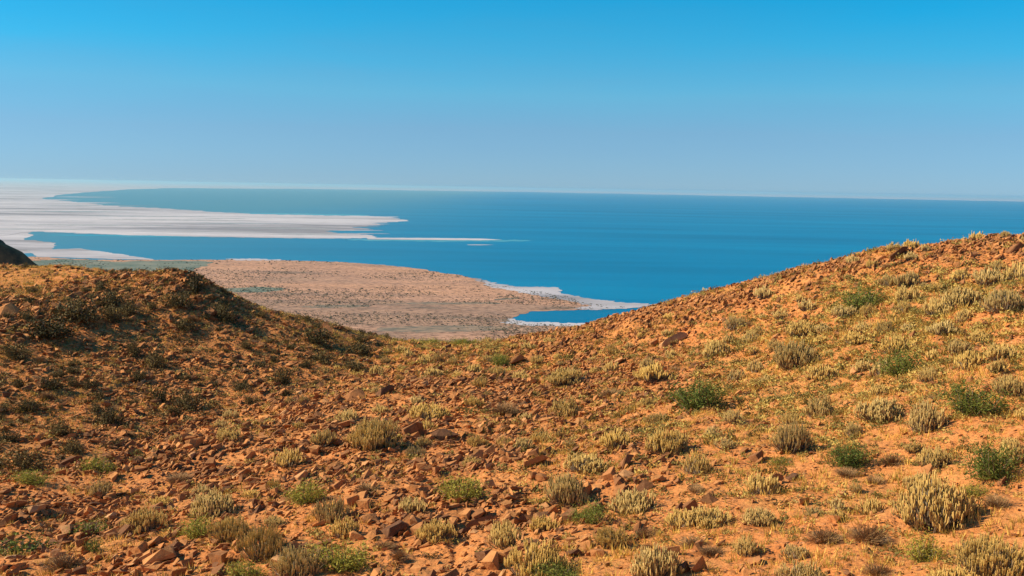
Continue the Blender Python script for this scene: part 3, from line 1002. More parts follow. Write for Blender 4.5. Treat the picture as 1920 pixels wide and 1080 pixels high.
# column, base row, width, height, label, short name when other things are described by it
SUCC = [
    (1750, 984, 205, 122, "huge dense yellow-grey spiky bush at lower right, biggest of all", "the huge spiky bush"),
    (1868, 1074, 190, 100, "grey-hearted spiky bush in the bottom right corner of the slope", "the bottom right corner bush"),
    (1790, 1112, 150, 68, "yellow spiky clump cut by the bottom edge, below the olive shrub", None),
    (1500, 1092, 125, 58, "yellow-green spiky clump at the bottom edge under the brown twig shrubs", "the clump under the twig shrubs"),
    (1490, 1046, 66, 38, "small spiky clump left of the two brown twig shrubs", None),
    (1482, 842, 100, 70, "pale spiky bush with a dark right side, left of the flat green shrub", "the pale two-tone spiky bush"),
    (1648, 786, 108, 54, "long low spiky bush with a dark shaded underside on bare soil", "the long low spiky bush"),
    (1598, 818, 44, 38, "small olive spiky clump at the left end of the long low bush", None),
    (1738, 808, 84, 74, "tall open spiky bush touching the round feathery green shrub", "the tall open spiky bush"),
    (1492, 688, 112, 64, "broad grey-green spiky bush in the middle of the right slope", "the broad grey-green bush"),
    (1686, 662, 92, 44, "grey-green spiky bush above the green shrub on the right slope", "the bush above the green shrub"),
    (1655, 702, 55, 34, "yellowish spiky clump at the left foot of the green shrub", None),
    (1252, 846, 98, 58, "round dark-based spiky bush in the centre right of the slope", "the round dark-based bush"),
    (1158, 838, 72, 42, "spiky bush just left of the round dark-based bush", None),
    (1192, 956, 112, 58, "spiky bush with a long dark shadow, right of the round green shrub", "the long-shadowed spiky bush"),
    (1055, 942, 88, 78, "tall silver-grey spiky bush beside the central rubble", "the silver-grey spiky bush"),
    (1095, 884, 104, 46, "brownish low spiky bush above the silver-grey one", None),
    (1225, 714, 76, 46, "grey-green spiky bush left of the bright green shrub", "the bush left of the bright green shrub"),
    (1060, 780, 68, 44, "yellow-green spiky bush with dark foot on the middle slope", "the dark-footed middle bush"),
    (1376, 617, 62, 34, "spiky bush with dark right side just under the right skyline", "the bush under the right skyline"),
    (1345, 668, 62, 38, "yellow spiky bush with black shadow on the upper right slope", "the black-shadowed yellow bush"),
    (1068, 718, 92, 42, "spreading yellow-brown spiky bush near the saddle", "the spreading bush near the saddle"),
    (708, 836, 128, 78, "wide pale spiky bush left of the big square boulders", "the wide pale spiky bush"),
    (802, 786, 80, 40, "grey spiky bush above the big square boulders", "the grey bush above the square boulders"),
    (606, 832, 54, 32, "small dark-sided spiky bush left of the wide pale one", None),
    (540, 874, 64, 40, "spiky bush with a dark blue-grey right side on the left rubble", "the blue-grey bush in the rubble"),
    (278, 996, 92, 62, "dark olive spiky bush beside the tilted tan slab at lower left", "the dark bush by the tilted slab"),
    (398, 968, 112, 60, "long grey-green spiky bush above the yellow-green shrub at lower left", "the long grey-green bush"),
    (432, 1012, 92, 58, "grey-green spiky bush right of the yellow-green shrub at lower left", None),
    (492, 1046, 112, 80, "large dark-sided spiky bush near the bottom left", "the large dark-sided bush"),
    (562, 1078, 108, 72, "large pale spiky bush at the bottom edge left of the olive mound", "the pale bush by the olive mound"),
    (622, 974, 76, 50, "spiky bush above the twin dark one in the lower rubble", None),
    (648, 1008, 66, 48, "dark spiky bush standing before a slab in the lower rubble", "the dark bush in the lower rubble"),
    (824, 1012, 84, 54, "upright grey spiky bush alone among lower central rocks", "the lone upright bush"),
    (1002, 1082, 128, 98, "large yellow-grey spiky bush at the bottom centre", "the large bottom centre bush"),
    (948, 1022, 70, 62, "spiky bush up and left of the large bottom centre bush", None),
    (1226, 1082, 128, 78, "large yellow spiky bush at the bottom, right of centre", "the large bush right of bottom centre"),
    (1150, 1022, 92, 46, "spiky bush below the round green shrub beside a white stone", "the bush by the white stone"),
    (1326, 984, 112, 48, "long row of upright spiky stems on open orange soil", "the long row of stems"),
    (1272, 986, 64, 40, "small spiky clump joined to the left of the long row", None),
    (1396, 1038, 62, 42, "small bright spiky bush alone on the soil at lower right", "the small bright lone bush"),
    (1598, 494, 32, 22, "little round spiky bush standing on the right skyline", "the little skyline bush"),
    (1884, 582, 96, 54, "yellow spiky bush in the dense patch at the right edge", "the yellow right edge bush"),
    (1806, 572, 84, 46, "spiky bush in the middle of the dense upper right patch", "the dense upper right patch"),
    (1852, 534, 72, 40, "spiky bush at the top of the dense upper right patch", None),
    (1908, 524, 62, 40, "spiky bush at the right edge near the skyline", None),
    (1758, 592, 64, 40, "spiky bush at the left foot of the dense upper right patch", None),
    (1500, 628, 80, 36, "yellow spiky bush with a dark foot above the broad grey-green bush", "the dark-footed yellow bush"),
    (1584, 594, 62, 30, "spiky bush with black foot left below the upper green shrub", None),
    (1628, 590, 46, 26, "spiky bush under the upper green shrub", None),
    (1692, 586, 44, 30, "small bright spiky bush right of the upper green shrub", "the small upper bright bush"),
    (1888, 738, 86, 50, "spiky bush at the right edge above the round feathery shrub", "the bush above the feathery shrub"),
    (1818, 692, 74, 42, "pale spiky bush right of the green shrub on the right slope", None),
    (1875, 672, 70, 40, "pale spiky bush at the right edge below the dense patch", "the pale right edge bush"),
    (1376, 792, 48, 34, "small spiky bush right below the bright green shrub", None),
    (1540, 712, 78, 36, "spiky bush below right of the broad grey-green bush", None),
    (1900, 872, 60, 60, "spiky bush at the right edge behind the dark green shrub", None),
    (1605, 922, 32, 22, "little bright spiky bush left of the huge spiky bush", None),
    (1570, 955, 40, 26, "small straw-coloured spiky clump below the little bright one", None),
    (1630, 962, 60, 40, "straw spiky clump touching the left side of the huge bush", None),
]
GREEN = [
    (1308, 768, 112, 58, 'g', "bright green feathery shrub in the middle of the right slope", "the bright green shrub"),
    (1690, 704, 82, 54, 'g', "green feathery shrub among spiky bushes on the right slope", None),
    (1826, 778, 112, 62, 'g', "round feathery green shrub near the right edge, bare soil below", "the round feathery shrub"),
    (1592, 872, 100, 42, 'g', "flat spreading green shrub on bare soil at right", "the flat green shrub"),
    (1862, 896, 112, 70, 'g', "dark green shrub behind the huge spiky bush at right", "the dark green shrub"),
    (1105, 980, 66, 40, 'g', "small round dark green shrub in the lower centre", "the round green shrub"),
    (1614, 578, 90, 40, 'g', "green shrub high on the right slope below the skyline", "the upper green shrub"),
    (1735, 1052, 74, 60, 'l', "olive green shrub between the two biggest spiky bushes", "the olive shrub"),
    (576, 944, 84, 44, 'l', "yellow-green shrub in the left centre rubble", "the yellow-green shrub in the rubble"),
    (376, 1004, 76, 42, 'l', "bright yellow-green shrub at lower left among spiky bushes", "the lower left yellow-green shrub"),
    (642, 1066, 118, 60, 'l', "wide olive yellow shrub mound at the bottom left of centre", "the olive mound"),
    (1040, 1092, 90, 40, 'g', "low green shrub at the bottom edge beside the bottom centre bush", None),
    (945, 684, 44, 24, 'g', "small dark green shrub against a tan slab near the saddle", "the small shrub by the tan slab"),
    (460, 1082, 76, 34, 'l', "bright green shrub touching the bottom edge at left", None),
    (862, 934, 92, 50, 'l', "olive brown shrub with a black hollow beside it in the centre", "the olive brown centre shrub"),
    (804, 645, 46, 14, 'l', "low green shrub lying on the saddle's crest", "the saddle crest shrub"),
    (870, 646, 60, 14, 'l', "long low yellowish shrub on the saddle right of the green one", None),
    (40, 1040, 110, 42, 'c', "leafy green creeper between rocks in the bottom left corner", "the corner creeper"),
    (172, 1000, 66, 26, 'c', "small green creeper above a dark crack at lower left", "the small creeper"),
    (178, 1032, 34, 26, 'c', "upright green sprig right below the small creeper", None),
    (1830, 930, 60, 26, 'l', "low olive shrub at the foot of the dark green shrub", None),
    (1470, 870, 60, 16, 'l', "low yellowish shrub left of the flat green shrub", None),
    (60, 905, 70, 26, 'l', "faded green shrub at the left edge above the gully rocks", None),
    (185, 885, 60, 34, 'l', "yellowish shrub in the gully at left", "the gully's yellowish shrub"),
]
DRY = [
    (1545, 1016, 76, 36, "left one of two brown twig shrubs on open soil at lower right", None),
    (1628, 1014, 80, 42, "right one of two brown twig shrubs on open soil at lower right", "the brown twig shrubs"),
    (1648, 1078, 70, 30, "faint brown twig shrub at the bottom edge on orange soil", None),
    (1672, 872, 54, 30, "brown twig shrub right of the flat green shrub", None),
    (1642, 906, 44, 22, "purplish brown twig shrub up left of the huge spiky bush", None),
    (1590, 892, 64, 22, "reddish brown twig shrub under the flat green shrub", None),
    (948, 776, 64, 30, "rounded brown twig shrub on the middle slope", None),
    (1210, 1006, 50, 26, "brown twig shrub right of the bush by the white stone", None),
    (1300, 1022, 70, 22, "low brown twig shrub below the long row of stems", None),
    (1335, 1040, 60, 24, "brown twig shrub left of the small bright lone bush", None),
    (120, 1068, 100, 40, "brown twig shrub mass near the bottom left corner", None),
    (722, 1030, 50, 24, "brown cushion shrub in the lower rubble", None),
    (748, 1046, 44, 22, "brown cushion shrub right of the olive mound", None),
    (690, 920, 56, 22, "reddish brown twig shrub in the central rubble", None),
    (1870, 950, 60, 34, "brown twig shrub at the right edge below the black shadow", None),
    (1150, 742, 60, 18, "thin brown twig shrub below the bush left of the bright green one", None),
    (340, 905, 70, 26, "brown twig shrub on the rubble above the long grey-green bush", None),
]
OLIVE = [
    (150, 600, 96, 44, "largest dark shrub under the left hill's rocky rim", "the largest rim shrub"),
    (92, 632, 108, 44, "broad dark green shrub low on the left hill's rim", "the broad rim shrub"),
    (205, 574, 60, 30, "dark shrub right above the largest rim shrub", None),
    (28, 672, 60, 30, "dark shrub at the left edge below the rim", "the left edge shrub"),
    (212, 604, 54, 34, "dark shrub right of the largest rim shrub", None),
    (238, 590, 40, 26, "dark rounded shrub in the middle of the rim", "the middle rim shrub"),
    (336, 574, 54, 32, "dark shrub at the right end of the rim rocks", "the rim's right end shrub"),
    (192, 548, 40, 24, "dark shrub between rim rocks near the left hill's top", None),
    (366, 548, 44, 40, "black-green shrub at the left hill's steep right shoulder", "the shoulder shrub"),
    (420, 600, 54, 34, "dark shrub beside a pale stone on the steep edge", "the pale stone shrub"),
    (350, 618, 54, 24, "brown-green shrub in the middle of the left hill's face", "the mid face shrub"),
    (590, 642, 76, 30, "wide dark shrub left of the saddle", "the wide shrub left of the saddle"),
    (672, 664, 62, 24, "dark shrub nearest the saddle on the left hill", "the shrub nearest the saddle"),
    (674, 640, 34, 16, "small green shrub right above the shrub nearest the saddle", None),
    (604, 678, 52, 22, "dark green shrub below the wide shrub left of the saddle", None),
    (668, 696, 66, 22, "brownish green shrub under the shrub nearest the saddle", None),
    (250, 668, 36, 30, "black shrub at the head of the left hill's dark gully", "the gully head shrub"),
    (290, 690, 52, 40, "dark green shrub in the left hill's central gully", "the central gully shrub"),
    (262, 716, 40, 26, "dark shrub low in the left hill's central gully", None),
    (352, 768, 64, 40, "black-shadowed shrub where the two slopes meet", "the shrub where the slopes meet"),
    (300, 752, 40, 28, "blackish shrub between gully stones on the left hill", None),
    (530, 718, 42, 32, "lone dark shrub on the lower right of the left hill", "the lone dark shrub"),
    (482, 690, 34, 18, "low dark shrub up left of the lone dark shrub", None),
    (96, 728, 54, 24, "dark low shrub on the left hill's golden face", "the golden face shrub"),
    (166, 728, 40, 22, "brown-green shrub right of the golden face shrub", None),
    (60, 770, 60, 24, "dark shrub in the shaded lower left of the hill", None),
    (52, 884, 96, 46, "wide black-green shrub at the left edge over the gully", "the wide gully shrub"),
    (112, 812, 50, 28, "dark shrub in the lower left shade", "the lower left shade shrub"),
    (205, 796, 64, 36, "dark green shrub above the gully", "the shrub above the gully"),
    (330, 780, 34, 22, "small dark shrub beside the shrub where the slopes meet", None),
    (450, 730, 40, 18, "low dark shrub on the slope left of the lone dark shrub", None),
    (20, 830, 60, 26, "dark shrub at the left edge above the wide gully shrub", None),
    (140, 850, 50, 26, "dark shrub right of the wide gully shrub", None),
]
LAND = []            # landmarks: (px, py centre, short phrase)
for (x, y, w, h, lab, short) in SUCC:
    put_bush(x, y, w, h, succ_kind(w), "succulent_bush", lab, "bush", G_SUCC)
    if short: LAND.append((x, y - h / 2, short))
for (x, y, w, h, k, lab, short) in GREEN:
    pool = {'g': GREENS, 'l': LIMES, 'c': CREEP}[k]
    put_bush(x, y, w, h, (random.choice(pool), PN_L), "leafy_shrub" if k != 'c' else "creeper", lab, "shrub", "green shrubs on the hill")
    if short: LAND.append((x, y - h / 2, short))
for (x, y, w, h, lab, short) in DRY:
    put_bush(x, y, w, h, (random.choice(DRYS), PN_T), "twig_shrub", lab, "shrub", "dry twig shrubs")
    if short: LAND.append((x, y - h / 2, short))
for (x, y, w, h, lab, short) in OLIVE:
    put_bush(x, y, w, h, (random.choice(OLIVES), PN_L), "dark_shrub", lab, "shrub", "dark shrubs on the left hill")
    if short: LAND.append((x, y - h / 2, short))

ORD = ["closest", "second", "third", "fourth", "fifth", "sixth", "seventh", "eighth", "ninth", "tenth", "eleventh", "twelfth", "thirteenth",
       "fourteenth", "fifteenth", "sixteenth", "seventeenth", "eighteenth", "nineteenth", "twentieth"]
DIRS = ["right of", "above", "left of", "below"]


def nearest_land(px, py, forbid=()):
    best = min(LAND, key=lambda l: math.hypot(l[0] - px, (l[1] - py) * 1.3))
    dx, dy = px - best[0], py - best[1]
    if abs(dx) > abs(dy) * 1.2:
        d = 0 if dx > 0 else 2
    else:
        d = 1 if dy < 0 else 3
    return best, d, math.hypot(dx, dy)


def auto_labels(items, noun):
    """items: [px, py, prefix] -> labels that count outwards from the nearest landmark"""
    cells = {}
    for i, (px, py, pre) in enumerate(items):
        b, d, dist = nearest_land(px, py)
        cells.setdefault((b[2], d), []).append((dist, i))
    labs = [None] * len(items)
    for (short, d), lst in cells.items():
        lst.sort()
        for k, (dist, i) in enumerate(lst):
            labs[i] = "%s, %s %s %s %s" % (items[i][2], ORD[k] if k < 20 else '%dth' % (k + 1), noun, DIRS[d], short)
    return labs


# ------------------------------------------------------------------ random scatter, in metres over the ground in view
def sample_ground(n, ymin=22, ymax=150, spread=0.58):
    Y = np.sqrt(rng.uniform(ymin ** 2, ymax ** 2, n))
    X = rng.uniform(-spread, spread, n) * Y
    Z = H(X, Y)
    px, py, dp = project(X, Y, Z)
    return X, Y, Z, px, py, dp


# hidden behind a ridge? (coarse test along the ray)
def visible(X, Y, Z, lift=0.3):
    ok = np.ones(len(X), bool)
    for f in np.linspace(0.3, 0.985, 40):
        ok &= (Z + lift) * f > base_h(X * f, Y * f) - 0.15
    return ok


# more succulents and small shrubs, so that each slope is as full as in the picture
def fill_bushes():
    out = []
    X, Y, Z, px, py, dp = sample_ground(19000)
    vis = visible(X, Y, Z)
    lh = left_hill(px, py)
    ds = 0.06 + 1.0 * g(px, py, 1850, 560, 180, 70) + 0.7 * g(px, py, 1860, 690, 130, 70) + 0.5 * g(px, py, 1600, 630, 220, 60) + 0.25 * g(px, py, 1000, 680, 400, 40) + 0.2 * g(px, py, 1300, 900, 400, 120) + 0.45 * g(px, py, 1500, 500 + 60, 150, 40)
    for i in range(len(X)):
        if not vis[i] or not (-220 < px[i] < 2140 and 430 < py[i] < 1150):
            continue
        if lh[i]:
            p = 0.20 + 0.25 * float(noise2(np.array(X[i] / 9), np.array(Y[i] / 9)))
            if py[i] < 545 and px[i] < 200: p *= 0.25
            kind = 'k' if rng.random() < 0.7 else 'b'
            wm = rng.uniform(0.5, 1.35)
        else:
            p = ds[i]
            kind = 's' if rng.random() < 0.86 else 'b'
            wm = rng.uniform(0.6, 1.5) * (1.0 + 0.45 * min(1.0, ds[i])) if kind == 's' else rng.uniform(0.4, 0.9)
        skl = np.interp(px[i], [980, 1200, 1400, 1600], [640, 600, 550, 495])
        if 980 < px[i] < 1580 and py[i] < skl + 12 and not lh[i]:
            p *= 0.08                                   # the crest there is broken rock
        if rng.random() > p * 0.5:
            continue
        w = wm * FPX / dp[i]
        if any(abs(px[i] - q[0]) < (w + q[2]) * 0.36 and abs(py[i] - q[1]) < (w + q[2]) * 0.2 for q in placed):
            continue
        placed.append((px[i], py[i], w))
        out.append((px[i], py[i], w, kind))
    lim = {'s': 238, 'k': 110, 'b': 80}
    cnt = {'s': 0, 'k': 0, 'b': 0}
    sel = []
    for q in sorted(out, key=lambda q: -q[2]):
        if cnt[q[3]] < lim[q[3]]:
            cnt[q[3]] += 1; sel.append(q)
    adj_s = {0: "small straw-yellow spiky bush", 1: "grey-green spiky bush", 2: "yellowish spiky clump"}
    for kind, noun in (('s', 'small bush'), ('k', 'dark shrub'), ('b', 'one')):
        its = [q for q in sel if q[3] == kind]
        pre = {'s': "small spiky bush", 'k': "small dark leafy shrub", 'b': "brown twig shrub"}[kind]
        labs = auto_labels([(q[0], q[1], pre) for q in its], noun)
        for q, lab in zip(its, labs):
            if kind == 's':
                put_bush(q[0], q[1], q[2], q[2] * random.uniform(.5, .72), succ_kind(q[2]), "succulent_bush", lab, "bush", G_SUCC)
            elif kind == 'k':
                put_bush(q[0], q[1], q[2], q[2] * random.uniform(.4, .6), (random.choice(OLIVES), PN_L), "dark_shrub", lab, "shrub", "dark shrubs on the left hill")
            else:
                put_bush(q[0], q[1], q[2], q[2] * random.uniform(.4, .6), (random.choice(DRYS), PN_T), "twig_shrub", lab, "shrub", "dry twig shrubs")


fill_bushes()


def basis(n, yaw):
    """rotation that lays a piece on the slope, its long side turned by yaw from the x axis"""
    t = np.stack([np.cos(yaw), np.sin(yaw), np.zeros_like(yaw)], -1)
    t = t - n * (t * n).sum(-1, keepdims=True)
    t /= np.linalg.norm(t, axis=-1, keepdims=True)
    b = np.cross(n, t)
    return np.stack([t, b, n], -1)


def tilt_normals(N, amt, bias=(-0.25, 0.12)):
    n = N + np.stack([rng.normal(bias[0], amt, len(N)), rng.normal(bias[1], amt, len(N)), np.zeros(len(N))], -1)
    return n / np.linalg.norm(n, axis=-1, keepdims=True)


BIG_ROCKS = [   # column, row, width, shape index, yaw, tilt to the left, label
    (236, 1003, 46, 8, 0.9, 0.7, "tan slab standing on edge left of the dark bush"),
    (778, 818, 44, 5, 0.2, 0.2, "left one of two big square boulders in the middle"),
    (836, 822, 52, 2, 0.3, 0.3, "right one of two big square boulders in the middle"),
    (668, 748, 38, 2, 0.1, 0.2, "square boulder with black right face under the wide saddle shrub line"),
    (1505, 946, 32, 7, 0.4, -0.3, "black-faced triangular rock on the soil at lower right"),
    (1442, 908, 62, 6, 0.35, 0.1, "log-shaped reddish rock on the right slope"),
    (1680, 480, 52, 4, 0.1, 0.0, "long dark rock ledge on the right skyline"),
    (1650, 486, 26, 1, 0.1, 0.0, "dark block left of the skyline ledge"),
    (1554, 503, 24, 4, 0.1, 0.1, "flat dark rock on the skyline left of the little bush"),
    (1902, 468, 36, 1, 0.1, 0.0, "dark red boulder at the right end of the skyline"),
    (1228, 648, 20, 5, 0.2, 0.0, "small upright orange block with a black side"),
    (1262, 642, 60, 6, 0.3, 0.1, "long reddish ledge rock right of the upright orange block"),
    (966, 680, 38, 1, 0.5, 0.4, "tan slab against the small dark green shrub"),
    (1160, 682, 24, 7, 0.4, 0.0, "dark block with a white stone on the upper middle slope"),
    (340, 828, 44, 8, 0.5, 0.3, "long tan slab at the head of the left rubble"),
    (366, 838, 42, 3, 0.6, 0.2, "slab with a black hollow under it in the left rubble"),
    (130, 868, 50, 6, 0.6, 0.4, "long slab rising from the left gully"),
    (70, 960, 40, 3, 0.7, 0.3, "split rock by the left edge"),
    (300, 1056, 64, 9, 0.2, 0.0, "smooth rounded brown boulder at the bottom left"),
    (600, 985, 50, 10, 0.5, 0.3, "long dark splinter rock in the lower left rubble"),
    (740, 998, 54, 8, 0.5, 0.2, "layered slab above the lone upright bush's left"),
    (900, 985, 70, 6, 0.5, 0.3, "long stepped slab right of the lone upright bush"),
    (1000, 870, 60, 4, 0.3, 0.1, "flat overhanging ledge left of the brownish low bush"),
    (640, 800, 56, 4, 0.2, 0.1, "flat reddish plate left of the wide pale bush"),
    (860, 935, 30, 2, 0.2, 0.1, "dark hollow rock beside the olive brown shrub"),
    (1170, 875, 50, 1, 0.3, 0.1, "pink-tan slabs' largest piece below the spiky bush"),
    (820, 700, 30, 3, 0.3, 0.2, "dark rock rising behind the grey bush near the saddle"),
    (722, 738, 46, 8, 0.7, 0.4, "pale slab on edge among rocks below the saddle"),
    (470, 620, 18, 9, 1.2, 0.2, "pale stone on the steep right edge of the left hill"),
    (395, 590, 22, 9, 1.0, 0.2, "pale pink stone below the left hill's shoulder"),
    (18, 588, 34, 2, 0.2, 0.1, "pinkish boulder at the left edge of the rim"),
    (398, 557, 28, 0, 0.2, 0.1, "tan slab jutting from the left hill's steep edge"),
    (1138, 1022, 12, 5, 0.2, 0.0, "small white stone at the foot of a spiky bush"),
]
SHAPE_WORD = [s[0] for s in SHAPES]
TONE = ["rust", "brown", "tan"]


def put_rocks():
    spots = []
    for (px, py, w, si, yaw, tl, lab) in BIG_ROCKS:
        p = at(px, py)
        if p is None: continue
        spots.append((px, py, w, si, yaw, tl, lab, p))
    X, Y, Z, px, py, dp = sample_ground(185000)
    size = 0.095 * (1 - rng.uniform(0, 1, len(X))) ** -0.44
    size = np.clip(size, 0.09, 0.30)
    size = size * np.where(left_hill(px, py), 1.2, 1.0)
    w = size * 2 * FPX / dp
    keep = visible(X, Y, Z) & (rng.uniform(0, 1, len(X)) < rock_density(px, py) * np.clip(0.70 + 1.5 * noise2(X / 4.5 + 60, Y / 4.5 + 11) + 0.6 * noise2(X / 1.6, Y / 1.6 + 5), 0.06, 1.15)) & (px > -260) & (px < 2180) & (py < 1160)
    X, Y, Z, px, py, dp, size, w = [a[keep] for a in (X, Y, Z, px, py, dp, size, w)]
    order = np.argsort(-w)
    nbig = 300 - len(spots)
    big = []
    taken = []
    small = []
    for i in order:
        inpic = 4 < px[i] < 1916 and py[i] < 1070
        if len(big) < nbig and inpic and not any(abs(px[i] - t[0]) < t[2] * 0.6 and abs(py[i] - t[1]) < t[2] * 0.3 for t in taken) \
                and not any(abs(px[i] - q[0]) < q[2] * 0.3 and -6 < q[1] - py[i] < q[2] * 0.4 for q in placed):
            big.append(i); taken.append((px[i], py[i], w[i]))
        else:
            small.append(i)
    its = []
    idx = []
    for i in big:
        si = int(rng.integers(0, len(SHAPES)))
        idx.append(si)
        sw = SHAPE_WORD[si]
        szw = "large" if w[i] > 40 else ("mid-sized" if w[i] > 28 else "small")
        its.append((px[i], py[i], "%s rust-brown rock %s" % (szw, sw)))
    labs = auto_labels(its, "rock")
    Nn = normal_at(X, Y)

    def one(si, p, n, yaw, s, lab):
        o = bpy.data.objects.new("rock", ROCKS[si][1])
        n2 = tilt_normals(np.array([n]), 0.16)
        B = basis(n2, np.array([yaw]))[0]
        q = Matrix(B.tolist()).to_quaternion()
        o.rotation_mode = 'QUATERNION'; o.rotation_quaternion = q
        o.scale = (s, s * random.uniform(.8, 1.15), s * random.uniform(.85, 1.3))
        o.location = Vector(p) + Vector(n) * s * SHAPES[si][3] * 0.55
        link(o); tag(o, lab, "rock", "rocks lying on the hill")
    for i, si, lab in zip(big, idx, labs):
        one(si, (X[i], Y[i], Z[i]), Nn[i], rng.normal(1.0, 0.5), size[i], lab)
    for (qx, qy, qw, si, yaw, tl, lab, p) in spots:
        n = normal_at(np.array([p.x]), np.array([p.y]))[0]
        n = n + np.array([-tl, 0.1, 0]); n /= np.linalg.norm(n)
        one(si, p, n, yaw, qw * p.dot(fwd) / FPX / 2.0, lab)
    # the rest: rubble that nobody counts
    sm = np.array(small)
    n2 = tilt_normals(Nn[sm], 0.32)
    B = basis(n2, rng.normal(1.1, 0.42, len(sm))) * size[sm][:, None, None]
    pos = np.stack([X[sm], Y[sm], Z[sm]], -1) + Nn[sm] * (size[sm] * 0.30)[:, None]
    o = scatter_copies(RUBBLE, pos, B, rng.beta(1.6, 1.9, len(sm)), "rubble", M_RUB)
    tag(o, "loose rust-brown rubble strewn over the hill", "rubble", kind="stuff")
    # gravel
    X, Y, Z, px, py, dp = sample_ground(110000, 20, 115)
    sz = rng.uniform(0.035, 0.13, len(X)) * np.clip(Y / 50, 0.7, 1.4)
    keep = visible(X, Y, Z) & (rng.uniform(0, 1, len(X)) < 0.24 + 0.5 * rock_density(px, py))
    X, Y, Z, sz = X[keep][:46000], Y[keep][:46000], Z[keep][:46000], sz[keep][:46000]
    Nn = normal_at(X, Y)
    B = basis(tilt_normals(Nn, 0.3), rng.normal(0.35, 0.9, len(X))) * sz[:, None, None]
    small_p = [rock_proto(400 + i, 1, .7, .5, 6) for i in range(6)]
    o = scatter_copies(small_p, np.stack([X, Y, Z], -1) + Nn * (sz * 0.15)[:, None], B, rng.beta(2, 2, len(X)), "gravel", M_RUB)
    tag(o, "small rust-orange stones and gravel over the soil", "gravel", kind="stuff")
    print("rocks", len(big), "rubble", len(sm), "gravel", len(X))


put_rocks()


def tuft_proto(seed, n, spread, h, w):
    r = random.Random(seed)
    V, T = [], []
    for k in range(n):
        a = r.uniform(0, 6.28); q = r.random() * spread
        b = Vector((math.cos(a) * q, math.sin(a) * q, -0.02))
        d = Vector((math.cos(a) * r.uniform(.1, .8), math.sin(a) * r.uniform(.1, .8), 1)).normalized() * h * r.uniform(.5, 1.1)
        sd = Vector((r.uniform(-1, 1), r.uniform(-1, 1), 0)).normalized() * w
        i = len(V)
        V += [b - sd, b + sd, b + d]; T.append((i, i + 1, i + 2))
    return np.array([tuple(v) for v in V]), np.array(T)


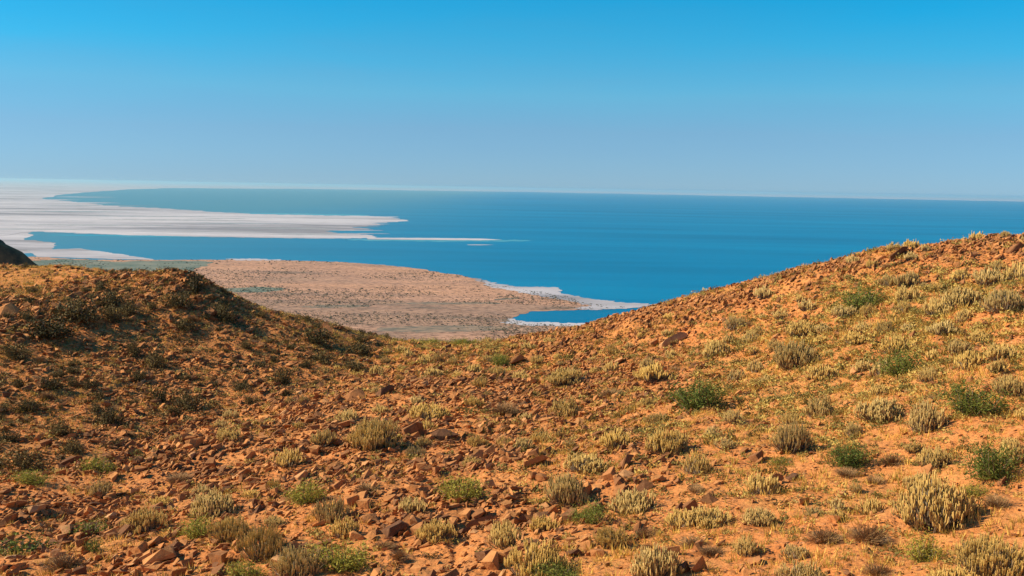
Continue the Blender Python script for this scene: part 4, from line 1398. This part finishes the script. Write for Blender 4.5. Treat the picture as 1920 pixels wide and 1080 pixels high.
def grass():
    X, Y, Z, px, py, dp = sample_ground(148000, 20, 145)
    d = 0.25 + 0.55 * noise2(X / 4.0 + 9, Y / 4.0) + 0.3 * noise2(X / 15, Y / 15 + 40)
    d = d - 0.12 * np.minimum(rock_density(px, py), 1) + 0.25 * (px > 1000) + 0.3 * g(px, py, 900, 660, 300, 30) - 0.15 * g(px, py, 750, 900, 300, 120)
    lh = left_hill(px, py)
    d = d + 0.35 * (lh & (py < 560) & (px < 260)) + 0.1 * lh
    keep = visible(X, Y, Z) & (rng.uniform(0, 1, len(X)) < d * 0.62)
    X, Y, Z, px, py = [q[keep][:54000] for q in (X, Y, Z, px, py)]
    tall = g(px, py, 1850, 570, 200, 80) + g(px, py, 1860, 720, 160, 90) + 0.8 * g(px, py, 1600, 620, 260, 60) + 0.6 * g(px, py, 1350, 960, 450, 110)
    s = rng.uniform(0.55, 1.3, len(X)) * (1 + 0.7 * tall * rng.uniform(0, 1, len(X)))
    B = rotz(rng.uniform(0, 6.28, len(X))) * s[:, None, None]
    protos = [tuft_proto(500 + i, 12, 0.20, 0.26, 0.014) for i in range(6)]
    o = scatter_copies(protos, np.stack([X, Y, Z], -1), B, rng.uniform(0, 1, len(X)), "dry_grass", M_GRASS)
    tag(o, "short straw-yellow dry grass tufts over the hill", "grass", kind="stuff")
    print("grass", len(X))
    # low brown and olive cushions, thickest on the left hill
    X, Y, Z, px, py, dp = sample_ground(74000, 20, 150)
    lh = left_hill(px, py)
    d = np.where(lh, 0.55 + 0.5 * noise2(X / 6, Y / 6), 0.05 + 0.12 * noise2(X / 5, Y / 5))
    d = np.where(lh & (py < 545) & (px < 220), d * 0.3, d)
    keep = visible(X, Y, Z) & (rng.uniform(0, 1, len(X)) < d * 0.62)
    X, Y, Z, lh = X[keep][:11000], Y[keep][:11000], Z[keep][:11000], lh[keep][:11000]
    r = random.Random(5)
    protos = []
    for k in range(5):
        V, T = [], []
        for q in range(32):
            p = Vector((r.gauss(0, .5), r.gauss(0, .5), abs(r.gauss(0, .35))))
            dd = Vector((r.uniform(-1, 1), r.uniform(-1, 1), r.uniform(0, 1))).normalized()
            sd = dd.orthogonal().normalized() * 0.13
            i = len(V); V += [p - sd, p + sd, p + dd * 0.4]; T.append((i, i + 1, i + 2))
        protos.append((np.array([tuple(v) for v in V]), np.array(T)))
    s = rng.uniform(0.10, 0.34, len(X)) * np.where(lh, 1.15, 0.8)
    B = rotz(rng.uniform(0, 6.28, len(X))) * s[:, None, None]
    o = scatter_copies(protos, np.stack([X, Y, Z], -1), B, rng.uniform(0, 1, len(X)), "low_scrub", M_TUFT)
    tag(o, "low brown and olive cushion scrub, thickest on the left hill", "scrub", kind="stuff")
    # low straw-olive herbs, thickest on the right slope
    X, Y, Z, px, py, dp = sample_ground(86000, 20, 125)
    lh = left_hill(px, py)
    d = 0.22 + 0.5 * noise2(X / 3.5 + 70, Y / 3.5) + 0.5 * (g(px, py, 1800, 570, 300, 90) + g(px, py, 1700, 720, 350, 110)) - 0.35 * np.minimum(rock_density(px, py), 1) + 0.2 * g(px, py, 1200, 900, 500, 150) + 0.3 * g(px, py, 1000, 655, 350, 30)
    d = np.where(lh, 0.05, d)
    keep = visible(X, Y, Z) & (rng.uniform(0, 1, len(X)) < d * 0.6)
    X, Y, Z = X[keep][:12000], Y[keep][:12000], Z[keep][:12000]
    s = rng.uniform(0.13, 0.42, len(X)) * np.clip(Y / 62, 0.42, 1.0)
    B = rotz(rng.uniform(0, 6.28, len(X))) * s[:, None, None]
    o = scatter_copies(protos, np.stack([X, Y, Z], -1), B, rng.uniform(0, 1, len(X)), "low_herbs", M_HERB)
    tag(o, "low straw and olive herbs between the bushes of the near slope", "herbs", kind="stuff")


grass()

# ------------------------------------------------------------------ the air
def haze():
    bm = bmesh.new()
    x, y0, y1, z0, z1 = FAR + 2000, -8000.0, FAR + 2000, PLAIN - 8, 40.0
    bmesh.ops.create_cube(bm, size=1.0, matrix=Matrix.Translation((0, (y0 + y1) / 2, (z0 + z1) / 2)) @ Matrix.Diagonal((2 * x, y1 - y0, z1 - z0, 1)))
    me = bpy.data.meshes.new("haze"); bm.to_mesh(me); bm.free()
    m = bpy.data.materials.new("haze_air"); m.use_nodes = True
    nt = m.node_tree; nt.nodes.clear()
    out = nt.nodes.new('ShaderNodeOutputMaterial')
    pv = nt.nodes.new('ShaderNodeVolumePrincipled')
    pv.inputs['Color'].default_value = (0.44, 0.71, 0.87, 1)
    pv.inputs['Density'].default_value = 1.05e-5
    pv.inputs['Anisotropy'].default_value = 0.2
    nt.links.new(pv.outputs[0], out.inputs['Volume'])
    me.materials.append(m)
    o = link(bpy.data.objects.new("haze", me))
    tag(o, "pale haze lying over the plain and the lake", "haze", kind="stuff")


haze()
